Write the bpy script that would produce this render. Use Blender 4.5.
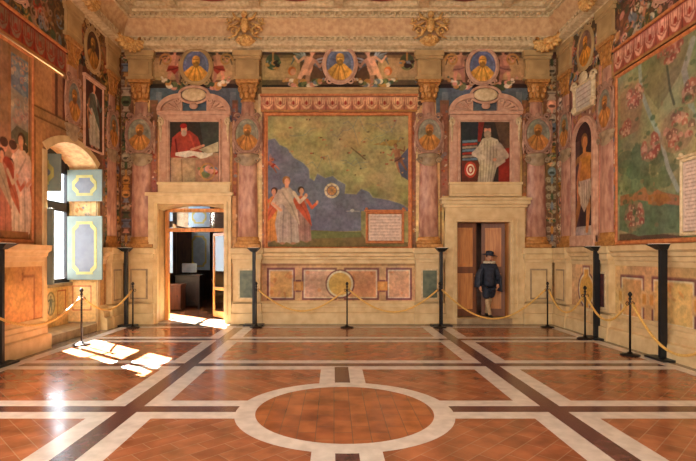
import bpy, bmesh, math, random
import numpy as np
from mathutils import Vector, Matrix
for o in list(bpy.data.objects): bpy.data.objects.remove(o)
SC = bpy.context.scene; COL = SC.collection
random.seed(7); PI = math.pi
F = 492.0; HC = 1.65                      # focal length in pixels, eye height
# ------------------------------------------------------------ camera, world, sun, exposure
cam = bpy.data.cameras.new('camera'); co = bpy.data.objects.new('camera', cam); COL.objects.link(co)
co.location = (0, 0, HC); co.rotation_euler = (PI/2, 0, 0)
cam.sensor_width = 36; cam.lens = F/696*36; cam.shift_x = 14/696; cam.shift_y = 25.5/696; cam.clip_start = .05
SC.camera = co
SC.view_settings.view_transform = 'Standard'; SC.view_settings.look = 'None'
SC.view_settings.gamma = 1; SC.view_settings.use_curve_mapping = False
SC.view_settings.exposure = 0.42
W = bpy.data.worlds.new('daylight_sky'); SC.world = W; W.use_nodes = True
W.node_tree.nodes['Background'].inputs[0].default_value = (.86, .93, 1, 1)
W.node_tree.nodes['Background'].inputs[1].default_value = 6.5
sun = bpy.data.lights.new('sun', 'SUN'); sun.energy = 170; sun.angle = .009; sun.color = (1, .95, .86)
so = bpy.data.objects.new('sun', sun); COL.objects.link(so); so.location = (-12, 16, 10)
so.rotation_euler = Vector((.96, -.82, -1)).to_track_quat('-Z', 'Y').to_euler()
def area(name, loc, direction, sx, sy, power, col, portal=False):
    l = bpy.data.lights.new(name, 'AREA'); l.shape = 'RECTANGLE'; l.size = sx; l.size_y = sy
    l.energy = power; l.color = col
    if portal: l.cycles.is_portal = True
    o = bpy.data.objects.new(name, l); COL.objects.link(o); o.location = loc
    o.rotation_euler = Vector(direction).to_track_quat('-Z', 'Y').to_euler(); return o
XL, XR, YB, YN, ZT = -5.24, 5.46, 12.1, -3.2, 7.6
CX = (XL+XR)/2
DAY = (1, .97, .91); WARM = (1, .74, .46)
area('window_daylight', (XL-.45, 9.9, 2.3), (1, 0, 0), 1.8, 2.6, 1, DAY, True)
area('window_daylight', (XL-.2, 4.6, 2.4), (1, .05, -.15), 1.8, 2.6, 330, DAY)
area('window_daylight', (XL-.2, -.6, 2.4), (1, .25, .0), 1.8, 2.6, 520, DAY)
area('rear_fill_light', (CX, YN+.15, 3.6), (0, 1, .05), 6.5, 3.4, 440, (1, .93, .82))  # added fill light behind the camera; the rear wall has no window

# ------------------------------------------------------------ tags
def tag(o, label=None, cat=None, group=None, kind=None):
    if label: o['label'] = label
    if cat: o['category'] = cat
    if group: o['group'] = group
    if kind: o['kind'] = kind
    return o
def empty(name, loc=(0, 0, 0), rz=0, parent=None):
    o = bpy.data.objects.new(name, None); COL.objects.link(o); o.location = loc
    o.rotation_euler = (0, 0, rz); o.empty_display_size = .1
    if parent: o.parent = parent
    return o
def copy_tree(o, parent=None):
    c = o.copy(); COL.objects.link(c); c.parent = parent
    for ch in list(o.children): copy_tree(ch, c)
    return c
# ------------------------------------------------------------ materials
def s2l(c): return tuple(((x/12.92) if x <= .04045 else ((x+.055)/1.055)**2.4) for x in c)
def mat(name, c1, c2=None, rough=.6, metal=0, scale=6, bump=0, stretch=(1, 1, 1), spec=.5, detail=6):
    m = bpy.data.materials.new(name); m.use_nodes = True; nt = m.node_tree; n = nt.nodes; L = nt.links
    b = n['Principled BSDF']; b.inputs['Roughness'].default_value = rough; b.inputs['Metallic'].default_value = metal
    b.inputs['Specular IOR Level'].default_value = spec
    if c2 is None: c2 = tuple(x*.8 for x in c1)
    tc = n.new('ShaderNodeTexCoord'); mp = n.new('ShaderNodeMapping'); mp.inputs['Scale'].default_value = stretch
    nz = n.new('ShaderNodeTexNoise'); nz.inputs['Scale'].default_value = scale; nz.inputs['Detail'].default_value = detail
    rp = n.new('ShaderNodeValToRGB'); e = rp.color_ramp.elements
    e[0].position = .35; e[1].position = .65; e[0].color = (*s2l(c2), 1); e[1].color = (*s2l(c1), 1)
    L.new(tc.outputs['Object'], mp.inputs[0]); L.new(mp.outputs[0], nz.inputs['Vector'])
    L.new(nz.outputs['Fac'], rp.inputs[0]); L.new(rp.outputs[0], b.inputs['Base Color'])
    if bump:
        bp = n.new('ShaderNodeBump'); bp.inputs['Strength'].default_value = bump; bp.inputs['Distance'].default_value = .02
        L.new(nz.outputs['Fac'], bp.inputs['Height']); L.new(bp.outputs[0], b.inputs['Normal'])
    return m
def paint_mat(name, rough=.7):
    m = bpy.data.materials.new(name); m.use_nodes = True; nt = m.node_tree; n = nt.nodes; L = nt.links
    b = n['Principled BSDF']; b.inputs['Roughness'].default_value = rough; b.inputs['Specular IOR Level'].default_value = .25
    at = n.new('ShaderNodeAttribute'); at.attribute_name = 'paint'
    tc = n.new('ShaderNodeTexCoord')
    nz = n.new('ShaderNodeTexNoise'); nz.inputs['Scale'].default_value = 14; nz.inputs['Detail'].default_value = 8
    mr = n.new('ShaderNodeMapRange'); mr.inputs[1].default_value = .3; mr.inputs[2].default_value = .7
    mr.inputs[3].default_value = .72; mr.inputs[4].default_value = 1.12
    mx = n.new('ShaderNodeVectorMath'); mx.operation = 'SCALE'
    L.new(tc.outputs['Object'], nz.inputs['Vector']); L.new(nz.outputs['Fac'], mr.inputs[0])
    L.new(at.outputs['Color'], mx.inputs[0]); L.new(mr.outputs[0], mx.inputs['Scale'])
    L.new(mx.outputs[0], b.inputs['Base Color'])
    return m
M = dict(
 paint=paint_mat('fresco_paint'),
 stone=mat('warm_travertine', (.86, .76, .57), (.79, .67, .48), .55, scale=5, bump=.15),
 stone_dark=mat('grey_travertine', (.66, .57, .44), (.52, .43, .32), .5, scale=6, bump=.1),
 stucco=mat('painted_stucco', (.72, .60, .40), (.62, .50, .32), .65, scale=4, bump=.1),
 pinkstone=mat('rose_painted_stone', (.80, .64, .53), (.70, .52, .42), .6, scale=8),
 marble=mat('rosy_column_marble', (.78, .60, .50), (.60, .40, .33), .45, scale=9, stretch=(1, 1, .4)),
 gold=mat('dull_gilding', (.78, .56, .30), (.62, .41, .19), .5, .25, scale=14, bump=.5),
 gild=mat('pale_gilded_stucco', (.90, .74, .46), (.72, .50, .24), .5, .1, scale=18, bump=.5),
 cream=mat('cream_stucco', (.86, .78, .62), (.74, .64, .48), .6, scale=12),
 green=mat('green_marble', (.40, .43, .34), (.28, .33, .27), .4, scale=9),
 redstone=mat('dark_red_marble', (.36, .20, .19), (.26, .14, .14), .4, scale=9),
 blackmetal=mat('black_painted_steel', (.10, .11, .13), (.07, .08, .10), .45, .3, scale=10),
 iron=mat('dark_iron', (.17, .15, .14), (.10, .09, .09), .4, .6, scale=20),
 rope=mat('golden_cord', (.92, .76, .42), (.80, .60, .28), .6, scale=60, bump=.6),
 wood=mat('orange_varnished_wood', (.84, .58, .30), (.72, .46, .22), .4, scale=5, stretch=(4, 4, .6)),
 doorwood=mat('brown_door_wood', (.80, .54, .29), (.70, .44, .22), .5, scale=5, stretch=(5, 5, .5)),
 darkwood=mat('dark_stained_wood', (.15, .10, .07), (.10, .06, .05), .4, scale=6, stretch=(3, 3, .6)),
 midwood=mat('reddish_wood', (.42, .24, .13), (.32, .17, .09), .45, scale=5, stretch=(3, 3, .5)),
 winframe=mat('dark_window_wood', (.16, .14, .15), (.10, .09, .10), .5, scale=8),
 shutter=mat('pale_blue_green_paint', (.45, .50, .46), (.41, .46, .44), .5, scale=7),
 shutter2=mat('slate_blue_paint', (.62, .70, .78), (.56, .64, .72), .5, scale=7),
 yellowline=mat('pale_yellow_paint', (.66, .63, .36), (.60, .56, .31), .5, scale=9),
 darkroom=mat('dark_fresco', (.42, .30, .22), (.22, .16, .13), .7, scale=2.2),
 skin=mat('skin', (.80, .58, .45), (.74, .52, .39), .55, scale=20),
 hair=mat('brown_hair', (.25, .16, .10), (.16, .10, .06), .7, scale=40),
 cloth=mat('blue_black_cloth', (.17, .19, .25), (.11, .12, .17), .85, scale=16, bump=.4),
 lining=mat('slate_cloth', (.24, .26, .31), (.17, .19, .24), .85, scale=16, bump=.3),
 ruff=mat('white_linen', (.88, .84, .74), (.74, .68, .56), .8, scale=30),
 stocking=mat('pale_stockings', (.78, .66, .50), (.68, .55, .40), .8, scale=20),
 shoe=mat('dark_leather', (.12, .10, .10), (.08, .07, .07), .5, scale=20),
 white=mat('white_marble_inlay', (.88, .84, .80), (.79, .75, .71), .2, scale=7),
 porphyry=mat('purple_brown_inlay', (.42, .27, .25), (.30, .19, .18), .2, scale=12),
 border=mat('grey_floor_stone', (.52, .46, .39), (.42, .36, .30), .25, scale=5),
 redoval=mat('red_painted_field', (.62, .22, .16), (.50, .16, .12), .6, scale=20),
)
M['ringstone'] = mat('brown_rose_frame', (.68, .52, .42), (.56, .40, .32), .6, scale=10)
m = bpy.data.materials.new('window_glass'); m.use_nodes = True; M['glass'] = m
nt = m.node_tree; nt.nodes.remove(nt.nodes['Principled BSDF'])
tr = nt.nodes.new('ShaderNodeBsdfTransparent'); gl = nt.nodes.new('ShaderNodeBsdfGlossy'); gl.inputs['Roughness'].default_value = .05
mx = nt.nodes.new('ShaderNodeMixShader'); mx.inputs[0].default_value = .06
nt.links.new(tr.outputs[0], mx.inputs[1]); nt.links.new(gl.outputs[0], mx.inputs[2]); nt.links.new(mx.outputs[0], nt.nodes['Material Output'].inputs[0])
m = bpy.data.materials.new('warm_lamp_glow'); m.use_nodes = True; M['glow'] = m
b = m.node_tree.nodes['Principled BSDF']; b.inputs['Emission Color'].default_value = (1, .75, .45, 1); b.inputs['Emission Strength'].default_value = .35
def tile_mat(name, rot, c1, c2, cm):
    m = bpy.data.materials.new(name); m.use_nodes = True; nt = m.node_tree; n = nt.nodes; L = nt.links
    b = n['Principled BSDF']; b.inputs['Specular IOR Level'].default_value = .5
    tc = n.new('ShaderNodeTexCoord'); mp = n.new('ShaderNodeMapping'); mp.inputs['Rotation'].default_value = (0, 0, rot)
    br = n.new('ShaderNodeTexBrick'); br.inputs['Scale'].default_value = 1; br.inputs['Brick Width'].default_value = .34
    br.inputs['Row Height'].default_value = .17; br.inputs['Mortar Size'].default_value = .0045; br.inputs['Mortar Smooth'].default_value = .3
    br.inputs['Color1'].default_value = (*s2l(c1), 1); br.inputs['Color2'].default_value = (*s2l(c2), 1); br.inputs['Mortar'].default_value = (*s2l(cm), 1)
    br.inputs['Bias'].default_value = 0
    nz = n.new('ShaderNodeTexNoise'); nz.inputs['Scale'].default_value = 3.5; nz.inputs['Detail'].default_value = 9
    mr = n.new('ShaderNodeMapRange'); mr.inputs[1].default_value = .3; mr.inputs[2].default_value = .7; mr.inputs[3].default_value = .62; mr.inputs[4].default_value = 1.25
    vm = n.new('ShaderNodeVectorMath'); vm.operation = 'SCALE'
    L.new(tc.outputs['Object'], mp.inputs[0]); L.new(mp.outputs[0], br.inputs['Vector']); L.new(tc.outputs['Object'], nz.inputs['Vector'])
    L.new(nz.outputs['Fac'], mr.inputs[0]); L.new(br.outputs['Color'], vm.inputs[0]); L.new(mr.outputs[0], vm.inputs['Scale']); L.new(vm.outputs[0], b.inputs['Base Color'])
    r2 = n.new('ShaderNodeMapRange'); r2.inputs[1].default_value = .3; r2.inputs[2].default_value = .7; r2.inputs[3].default_value = .14; r2.inputs[4].default_value = .26
    L.new(nz.outputs['Fac'], r2.inputs[0]); L.new(r2.outputs[0], b.inputs['Roughness'])
    bp = n.new('ShaderNodeBump'); bp.inputs['Strength'].default_value = .12; bp.inputs['Distance'].default_value = .004; bp.invert = True
    L.new(br.outputs['Fac'], bp.inputs['Height']); L.new(bp.outputs[0], b.inputs['Normal'])
    return m
M['tile_diag'] = tile_mat('terracotta_laid_diagonally', PI/4, (.66, .41, .27), (.57, .33, .21), (.66, .50, .38))
M['tile_diag2'] = tile_mat('terracotta_laid_counter_diagonally', -PI/4, (.66, .41, .27), (.57, .33, .21), (.66, .50, .38))
M['tile_straight'] = tile_mat('terracotta_laid_straight', PI/2, (.68, .41, .23), (.60, .34, .19), (.48, .34, .23))
# ------------------------------------------------------------ mesh builder
class MB:
    def __init__(s): s.v = []; s.f = []; s.m = []; s.k = 0; s.sm = []; s.smooth = False
    def add(s, vs, fs):
        o = len(s.v); s.v += [tuple(v) for v in vs]
        for f in fs: s.f.append([i+o for i in f]); s.m.append(s.k); s.sm.append(s.smooth)
    def box(s, x0, x1, y0, y1, z0, z1, mtx=None):
        vs = [Vector((x, y, z)) for z in (z0, z1) for y in (y0, y1) for x in (x0, x1)]
        if mtx: vs = [mtx @ v for v in vs]
        s.add(vs, [(0, 2, 3, 1), (4, 5, 7, 6), (0, 1, 5, 4), (2, 6, 7, 3), (0, 4, 6, 2), (1, 3, 7, 5)])
    def bev(s, x0, x1, y0, y1, z0, z1, b=.01, mtx=None):      # box with chamfered edges
        bm = bmesh.new(); bmesh.ops.create_cube(bm, size=1)
        for v in bm.verts: v.co = Vector((x0+(v.co.x+.5)*(x1-x0), y0+(v.co.y+.5)*(y1-y0), z0+(v.co.z+.5)*(z1-z0)))
        bmesh.ops.bevel(bm, geom=bm.edges[:], offset=b, segments=2, affect='EDGES', profile=.6)
        s.frombm(bm, mtx)
    def frombm(s, bm, mtx=None):
        bm.verts.index_update()
        s.add([(mtx @ v.co if mtx else v.co) for v in bm.verts], [[v.index for v in f.verts] for f in bm.faces]); bm.free()
    def prism(s, pts, a, b, fn):        # closed profile pts extruded from a to b, fn(p, t) -> xyz
        n = len(pts); vs = [fn(p, a) for p in pts] + [fn(p, b) for p in pts]
        s.add(vs, [(i, (i+1) % n, (i+1) % n+n, i+n) for i in range(n)] + [tuple(range(n))[::-1], tuple(range(n, 2*n))])
    def lathe(s, prof, n=24, mtx=None, a0=0, a1=2*PI, sy=1):
        sm = s.smooth; s.smooth = True; full = abs(a1-a0-2*PI) < 1e-6; k = n if full else n+1
        vs = []
        for r, z in prof:
            for i in range(k):
                a = a0+(a1-a0)*i/n; v = Vector((r*math.cos(a), r*math.sin(a)*sy, z)); vs.append(mtx @ v if mtx else v)
        fs = []
        for j in range(len(prof)-1):
            for i in range(n): i2 = (i+1) % k; fs.append((j*k+i, j*k+i2, (j+1)*k+i2, (j+1)*k+i))
        s.add(vs, fs)
        s.smooth = sm
    def tube(s, pts, r, n=8, closed=False, cap=True):
        sm = s.smooth; s.smooth = True
        pts = [Vector(p) for p in pts]; N = len(pts); rr = r if isinstance(r, (list, tuple)) else [r]*N
        up = None; vs = []
        for i, p in enumerate(pts):
            d = (pts[(i+1) % N]-pts[i-1]) if closed else (pts[min(i+1, N-1)]-pts[max(i-1, 0)])
            if d.length < 1e-9: d = Vector((0, 0, 1))
            d.normalize()
            if up is None: up = Vector((0, 0, 1)) if abs(d.z) < .9 else Vector((1, 0, 0))
            a = d.cross(up).normalized(); c = a.cross(d).normalized(); up = c
            for k in range(n): t = 2*PI*k/n; vs.append(p+(a*math.cos(t)+c*math.sin(t))*rr[i])
        fs = []
        for i in range(N if closed else N-1):
            j = (i+1) % N
            for k in range(n): k2 = (k+1) % n; fs.append((i*n+k, i*n+k2, j*n+k2, j*n+k))
        if cap and not closed: fs += [tuple(range(n))[::-1], tuple(range((N-1)*n, N*n))]
        s.add(vs, fs); s.smooth = sm
    def ball(s, c, r, n=12, m=8, mtx=None):
        if not hasattr(r, '__len__'): r = (r, r, r)
        sm = s.smooth; s.smooth = True; vs = [(0, 0, 1)]
        for j in range(1, m):
            for i in range(n): t = PI*j/m; a = 2*PI*i/n; vs.append((math.sin(t)*math.cos(a), math.sin(t)*math.sin(a), math.cos(t)))
        vs.append((0, 0, -1)); fs = [(0, 1+i, 1+(i+1) % n) for i in range(n)]
        for j in range(m-2):
            for i in range(n): a = 1+j*n; i2 = (i+1) % n; fs.append((a+i, a+n+i, a+n+i2, a+i2))
        e = len(vs)-1; a = 1+(m-2)*n; fs += [(e, a+(i+1) % n, a+i) for i in range(n)]
        out = []
        for v in vs:
            p = Vector((v[0]*r[0], v[1]*r[1], v[2]*r[2])); p = mtx @ p if mtx else p; out.append(p+Vector(c))
        s.add(out, fs); s.smooth = sm
    def build(s, name, mats, parent=None, loc=(0, 0, 0)):
        me = bpy.data.meshes.new(name); me.from_pydata(s.v, [], s.f)
        for mm in (mats if isinstance(mats, (list, tuple)) else [mats]): me.materials.append(mm)
        me.polygons.foreach_set('material_index', s.m); me.polygons.foreach_set('use_smooth', s.sm)
        bm = bmesh.new(); bm.from_mesh(me); bmesh.ops.recalc_face_normals(bm, faces=bm.faces[:]); bm.to_mesh(me); bm.free()
        o = bpy.data.objects.new(name, me); COL.objects.link(o); o.location = loc
        if parent: o.parent = parent
        return o
# ------------------------------------------------------------ painting library: a canvas in metres, later carried by a dense mesh
RNG = np.random.default_rng(11)
def vnoise(ny, nx, cell):
    gy, gx = int(ny/cell)+3, int(nx/cell)+3; g = RNG.random((gy, gx))
    y = np.arange(ny)/cell; x = np.arange(nx)/cell; yi = y.astype(int); xi = x.astype(int)
    fy = (y-yi)[:, None]; fx = (x-xi)[None, :]; fy = fy*fy*(3-2*fy); fx = fx*fx*(3-2*fx)
    a = g[yi][:, xi]; b_ = g[yi][:, xi+1]; c = g[yi+1][:, xi]; d = g[yi+1][:, xi+1]
    return (a*(1-fx)+b_*fx)*(1-fy)+(c*(1-fx)+d*fx)*fy
def fbm(ny, nx, cell, o=4):
    r = np.zeros((ny, nx)); t = 0
    for k in range(o):
        c = cell/2**k
        if c < 1: break
        r += vnoise(ny, nx, c)/2**k; t += 1/2**k
    return r/t
class Cv:
    def __init__(s, u0, u1, v0, v1, res, bg):
        s.u0, s.u1, s.v0, s.v1 = u0, u1, v0, v1
        s.nx = int(round((u1-u0)/res))+1; s.ny = int(round((v1-v0)/res))+1
        s.u = np.linspace(u0, u1, s.nx); s.v = np.linspace(v0, v1, s.ny); s.res = (u1-u0)/(s.nx-1)
        s.a = np.empty((s.ny, s.nx, 3)); s.a[:] = bg; s.T = lambda p: p
    def _win(s, a0, b0, a1, b1):
        i0 = max(0, int((a0-s.u0)/s.res)-1); i1 = min(s.nx, int((a1-s.u0)/s.res)+3)
        rv = (s.v1-s.v0)/(s.ny-1); j0 = max(0, int((b0-s.v0)/rv)-1); j1 = min(s.ny, int((b1-s.v0)/rv)+3)
        return (slice(j0, max(j1, j0)), slice(i0, max(i1, i0)))
    def _mix(s, w, m, col, al=1):
        m = np.clip(m, 0, 1)[..., None]*al; s.a[w] = s.a[w]*(1-m)+np.asarray(col, float)*m
    def poly(s, pts, col, al=1, raw=False):
        if not raw: pts = [s.T(p) for p in pts]
        P = np.array(pts, float); w = s._win(P[:, 0].min(), P[:, 1].min(), P[:, 0].max(), P[:, 1].max())
        U, V = np.meshgrid(s.u[w[1]], s.v[w[0]])
        if U.size == 0: return
        acc = np.zeros(U.shape)
        for du, dv in ((-.25, -.25), (.25, -.25), (-.25, .25), (.25, .25)):
            uu = U+du*s.res; vv = V+dv*s.res; ins = np.zeros(U.shape, bool); n = len(P)
            for i in range(n):
                x0, y0 = P[i]; x1, y1 = P[(i+1) % n]
                if y0 == y1: continue
                c = ((y0 > vv) != (y1 > vv)) & (uu < (x1-x0)*(vv-y0)/(y1-y0)+x0); ins ^= c
            acc += ins*.25
        s._mix(w, acc, col, al)
    def rect(s, a0, b0, a1, b1, col, al=1): s.poly([(a0, b0), (a1, b0), (a1, b1), (a0, b1)], col, al)
    def ell(s, cx, cy, rx, ry, col, al=1, rot=0, soft=0):
        n = 28; pts = [(cx+rx*math.cos(t)*math.cos(rot)-ry*math.sin(t)*math.sin(rot), cy+rx*math.cos(t)*math.sin(rot)+ry*math.sin(t)*math.cos(rot)) for t in [2*PI*i/n for i in range(n)]]
        s.poly(pts, col, al)
    def ring(s, cx, cy, rx, ry, wd, col, al=1):
        n = 36; s.stroke([(cx+rx*math.cos(2*PI*i/n), cy+ry*math.sin(2*PI*i/n)) for i in range(n+1)], wd, col, al)
    def stroke(s, pts, wd, col, al=1, w2=None):       # wd in metres (width); w2 end width
        P = [s.T(p) for p in pts]; w2 = wd if w2 is None else w2; n = len(P)-1
        for i in range(n):
            (x0, y0), (x1, y1) = P[i], P[i+1]; ra = (wd+(w2-wd)*i/n)/2; rb = (wd+(w2-wd)*(i+1)/n)/2; r = max(ra, rb)+s.res
            w = s._win(min(x0, x1)-r, min(y0, y1)-r, max(x0, x1)+r, max(y0, y1)+r)
            U, V = np.meshgrid(s.u[w[1]], s.v[w[0]])
            if U.size == 0: continue
            dx, dy = x1-x0, y1-y0; q = dx*dx+dy*dy+1e-12; t = np.clip(((U-x0)*dx+(V-y0)*dy)/q, 0, 1)
            d = np.hypot(U-x0-t*dx, V-y0-t*dy); s._mix(w, (ra+(rb-ra)*t-d)/s.res+.5, col, al)
    def mottle(s, amp=.18, cell=.35, tint=.05):
        n = fbm(s.ny, s.nx, cell/s.res, 6); s.a *= (1+amp*(n-.5)*2)[..., None]
        for k in range(3): s.a[..., k] += tint*(fbm(s.ny, s.nx, cell*1.7/s.res, 3)-.5)*2
        s.a = np.clip(s.a, .02, 1)
def lin(a): return np.where(a <= .04045, a/12.92, ((a+.055)/1.055)**2.4)
def mesh_raw(name, V, Q, colr, mats, parent):
    me = bpy.data.meshes.new(name); me.vertices.add(len(V)); me.vertices.foreach_set('co', V.astype(np.float32).ravel())
    me.loops.add(Q.size); me.loops.foreach_set('vertex_index', Q.astype(np.int32).ravel())
    me.polygons.add(len(Q)); me.polygons.foreach_set('loop_start', np.arange(0, Q.size, 4, dtype=np.int32))
    me.update(calc_edges=True)
    at = me.color_attributes.new('paint', 'FLOAT_COLOR', 'POINT'); at.data.foreach_set('color', np.c_[colr, np.ones(len(V))].astype(np.float32).ravel())
    me.materials.append(mats); me.validate()
    o = bpy.data.objects.new(name, me); COL.objects.link(o)
    if parent: o.parent = parent
    return o
def board(name, cv, fn, depth, parent=None, keep=None, body=True, edge=(.6, .45, .3)):
    """painted face fn(u,v)->xyz arrays; depth = vector to the back face"""
    U, V = np.meshgrid(cv.u, cv.v); X, Y, Z = fn(U, V); P = np.stack([X+0*U, Y+0*U, Z+0*U], -1).reshape(-1, 3)
    nx, ny = cv.nx, cv.ny; i, j = np.meshgrid(np.arange(nx-1), np.arange(ny-1)); a = (j*nx+i)
    if keep is not None:
        uc = (cv.u[:-1]+cv.u[1:])/2; vc = (cv.v[:-1]+cv.v[1:])/2; k = keep(*np.meshgrid(uc, vc)); a = a[k]
    a = a.ravel(); Q = np.stack([a, a+1, a+nx+1, a+nx], -1); c = lin(cv.a).reshape(-1, 3)
    if body:
        D = np.array(depth, float); cor = [0, nx-1, nx*ny-1, nx*(ny-1)]; base = len(P)
        P = np.vstack([P, P[cor], P[cor]+D]); c = np.vstack([c, np.tile(lin(np.array(edge)), (8, 1))])
        q = [[base+k, base+(k+1) % 4, base+4+(k+1) % 4, base+4+k] for k in range(4)]
        if keep is None: q.append([base+4, base+5, base+6, base+7])
        Q = np.vstack([Q, np.array(q)])
    return mesh_raw(name, P, Q, c, M['paint'], parent)
# measured places on the three walls (pixels of the survey -> metres on the wall plane)
KB = F/YB
def BX(px): return (px-334)/KB
def BZ(py): return HC+(256-py)/KB
def B(p): return (BX(p[0]), BZ(p[1]))
def RWY(px): return XR*F/(px-334)
def Rw(p): y = RWY(p[0]); return (y, HC+(256-p[1])/F*y)
def LWY(px): return -XL*F/(334-px)
def Lw(p): y = LWY(p[0]); return (y, HC+(256-p[1])/F*y)
# palette of the painters
OC = (.72, .52, .28); BE = (.80, .64, .43); LB = (.86, .74, .54); PK = (.80, .55, .45); GB = (.45, .48, .50); DB = (.30, .20, .13); VD = (.17, .12, .10)
RD = (.60, .22, .15); GO = (.78, .54, .22); FL = (.82, .58, .44); GR = (.44, .46, .28); DG = (.27, .31, .20); BL = (.36, .39, .50); WH = (.86, .80, .68); OR = (.78, .42, .20); BR = (.50, .34, .20)
def mul(c, k): return tuple(min(1, x*k) for x in c)
# every figure is painted in a local frame: x across, y up, height 1
def local(c, x, y, h, flip=1, rot=0, base=None):
    old = c.T
    def T(p):
        u, v = p[0]*flip, p[1]; u, v = u*math.cos(rot)-v*math.sin(rot), u*math.sin(rot)+v*math.cos(rot)
        return (x+u*h, y+v*h)
    c.T = T; return old
def robed(c, x, y, h, robe, cloak, flip=1, hair=DB):
    o = local(c, x, y, h, flip)
    c.poly([(-.13, .03), (-.17, .3), (-.10, .62), (-.12, .78), (-.05, .84), (.05, .84), (.12, .77), (.10, .62), (.17, .35), (.19, .03), (.08, 0), (0, .03), (-.06, 0)], robe)
    for k in range(5): c.stroke([(-.08+.045*k, .58), (-.11+.06*k, .3), (-.12+.065*k, .04)], .02*h, mul(robe, .78 if k % 2 else 1.12), .7)
    c.poly([(-.13, .8), (.02, .83), (.16, .5), (.2, .28), (.08, .42), (-.06, .6), (-.16, .55)], cloak)
    c.stroke([(-.06, .76), (.08, .55), (.17, .32)], .02*h, mul(cloak, .75), .7)
    c.stroke([(-.11, .76), (-.2, .6), (-.09, .5)], .055*h, cloak); c.stroke([(-.2, .6), (-.08, .5)], .035*h, FL)
    c.stroke([(.11, .76), (.2, .62), (.28, .7)], .05*h, mul(cloak, 1.1)); c.ell(.29, .72, .025, .03, FL)
    c.ell(0, .94, .06, .065, hair); c.ell(.01, .92, .04, .055, FL); c.poly([(-.02, .83), (.03, .83), (.03, .88), (-.02, .88)], FL)
    c.ell(-.06, .01, .04, .018, mul(FL, .8)); c.ell(.1, .01, .04, .018, mul(FL, .8)); c.T = o
def nude(c, x, y, h, flip=1, rot=0, cloth=OC, wings=None, skin=FL):
    o = local(c, x, y, h, flip, rot)
    if wings:
        for k in range(5): c.stroke([(.06, .68), (.2+.03*k, .85-.05*k), (.42-.02*k, .98-.12*k)], .06*h, mul(wings, 1.1-.12*k), 1, .02*h)
        for k in range(4): c.stroke([(-.06, .68), (-.16-.02*k, .8-.05*k), (-.3, .9-.1*k)], .05*h, mul(wings, 1-.12*k), 1, .02*h)
    sk = mul(skin, .78)
    c.stroke([(-.06, .46), (-.12, .24), (-.2, .02)], .11*h, sk, 1, .05*h); c.stroke([(.05, .46), (.08, .24), (.05, .0)], .11*h, skin, 1, .05*h)
    c.poly([(-.11, .42), (-.12, .55), (-.1, .66), (-.14, .76), (0, .8), (.14, .76), (.1, .64), (.11, .5), (.1, .42), (0, .38)], skin)
    c.poly([(-.04, .45), (-.1, .62), (-.13, .76), (-.05, .78), (-.02, .6)], sk, .7)
    c.stroke([(-.13, .74), (-.24, .66), (-.3, .82)], .06*h, sk, 1, .035*h); c.stroke([(.13, .74), (.22, .6), (.34, .68)], .06*h, skin, 1, .035*h)
    if cloth: c.poly([(-.14, .42), (-.11, .52), (.12, .5), (.16, .34), (.05, .38), (-.05, .3)], cloth); c.stroke([(-.12, .48), (.0, .42), (.13, .4)], .03*h, mul(cloth, .7))
    c.ell(0, .91, .065, .075, BR); c.ell(.01, .89, .05, .062, skin); c.stroke([(0, .8), (0, .84)], .06*h, skin); c.T = o
def bust(c, x, y, h, col, bg):     # head and shoulders, h = full height
    c.poly([(x-.42*h, y-.46*h), (x-.36*h, y-.16*h), (x-.14*h, y+.04*h), (x+.14*h, y+.04*h), (x+.38*h, y-.16*h), (x+.42*h, y-.46*h)], col)
    for k in range(6): c.stroke([(x-.3*h+.12*k*h, y-.45*h), (x-.2*h+.08*k*h, y-.22*h), (x-.08*h+.03*k*h, y-.02*h)], .03*h, mul(col, .66 if k % 2 else 1.2), .75)
    c.ell(x, y+.2*h, .13*h, .17*h, mul(col, 1.05)); c.ell(x-.05*h, y+.24*h, .09*h, .13*h, mul(col, .8), .5)
    c.ell(x, y+.08*h, .1*h, .1*h, mul(col, .6), .9); c.stroke([(x+.02*h, y+.24*h), (x+.04*h, y+.16*h)], .03*h, mul(col, 1.3)); c.stroke([(x-.07*h, y+.24*h), (x+.08*h, y+.24*h)], .02*h, mul(col, .5))
def swag(c, x0, y0, x1, y1, drop, wd, cols, al=1):
    n = max(6, int(abs(x1-x0)/(wd*.4))+2)
    for i in range(n+1):
        t = i/n; x = x0+(x1-x0)*t; y = y0+(y1-y0)*t-drop*4*t*(1-t); r = wd*(.35+.65*math.sin(PI*t))/2+.01
        for q in range(3):
            a = random.random()*6.3; c.ell(x+r*.5*math.cos(a), y+r*.5*math.sin(a), r*.7, r*.55, cols[random.randrange(len(cols))], al)
def scroll(c, x, y, r, col, wd, flip=1, turns=1.6, a0=0):
    n = 22; c.stroke([(x+flip*r*(1-.8*i/n)*math.cos(a0+turns*2*PI*i/n), y+r*(1-.8*i/n)*math.sin(a0+turns*2*PI*i/n)) for i in range(n+1)], wd, col, 1, wd*.5)
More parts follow.
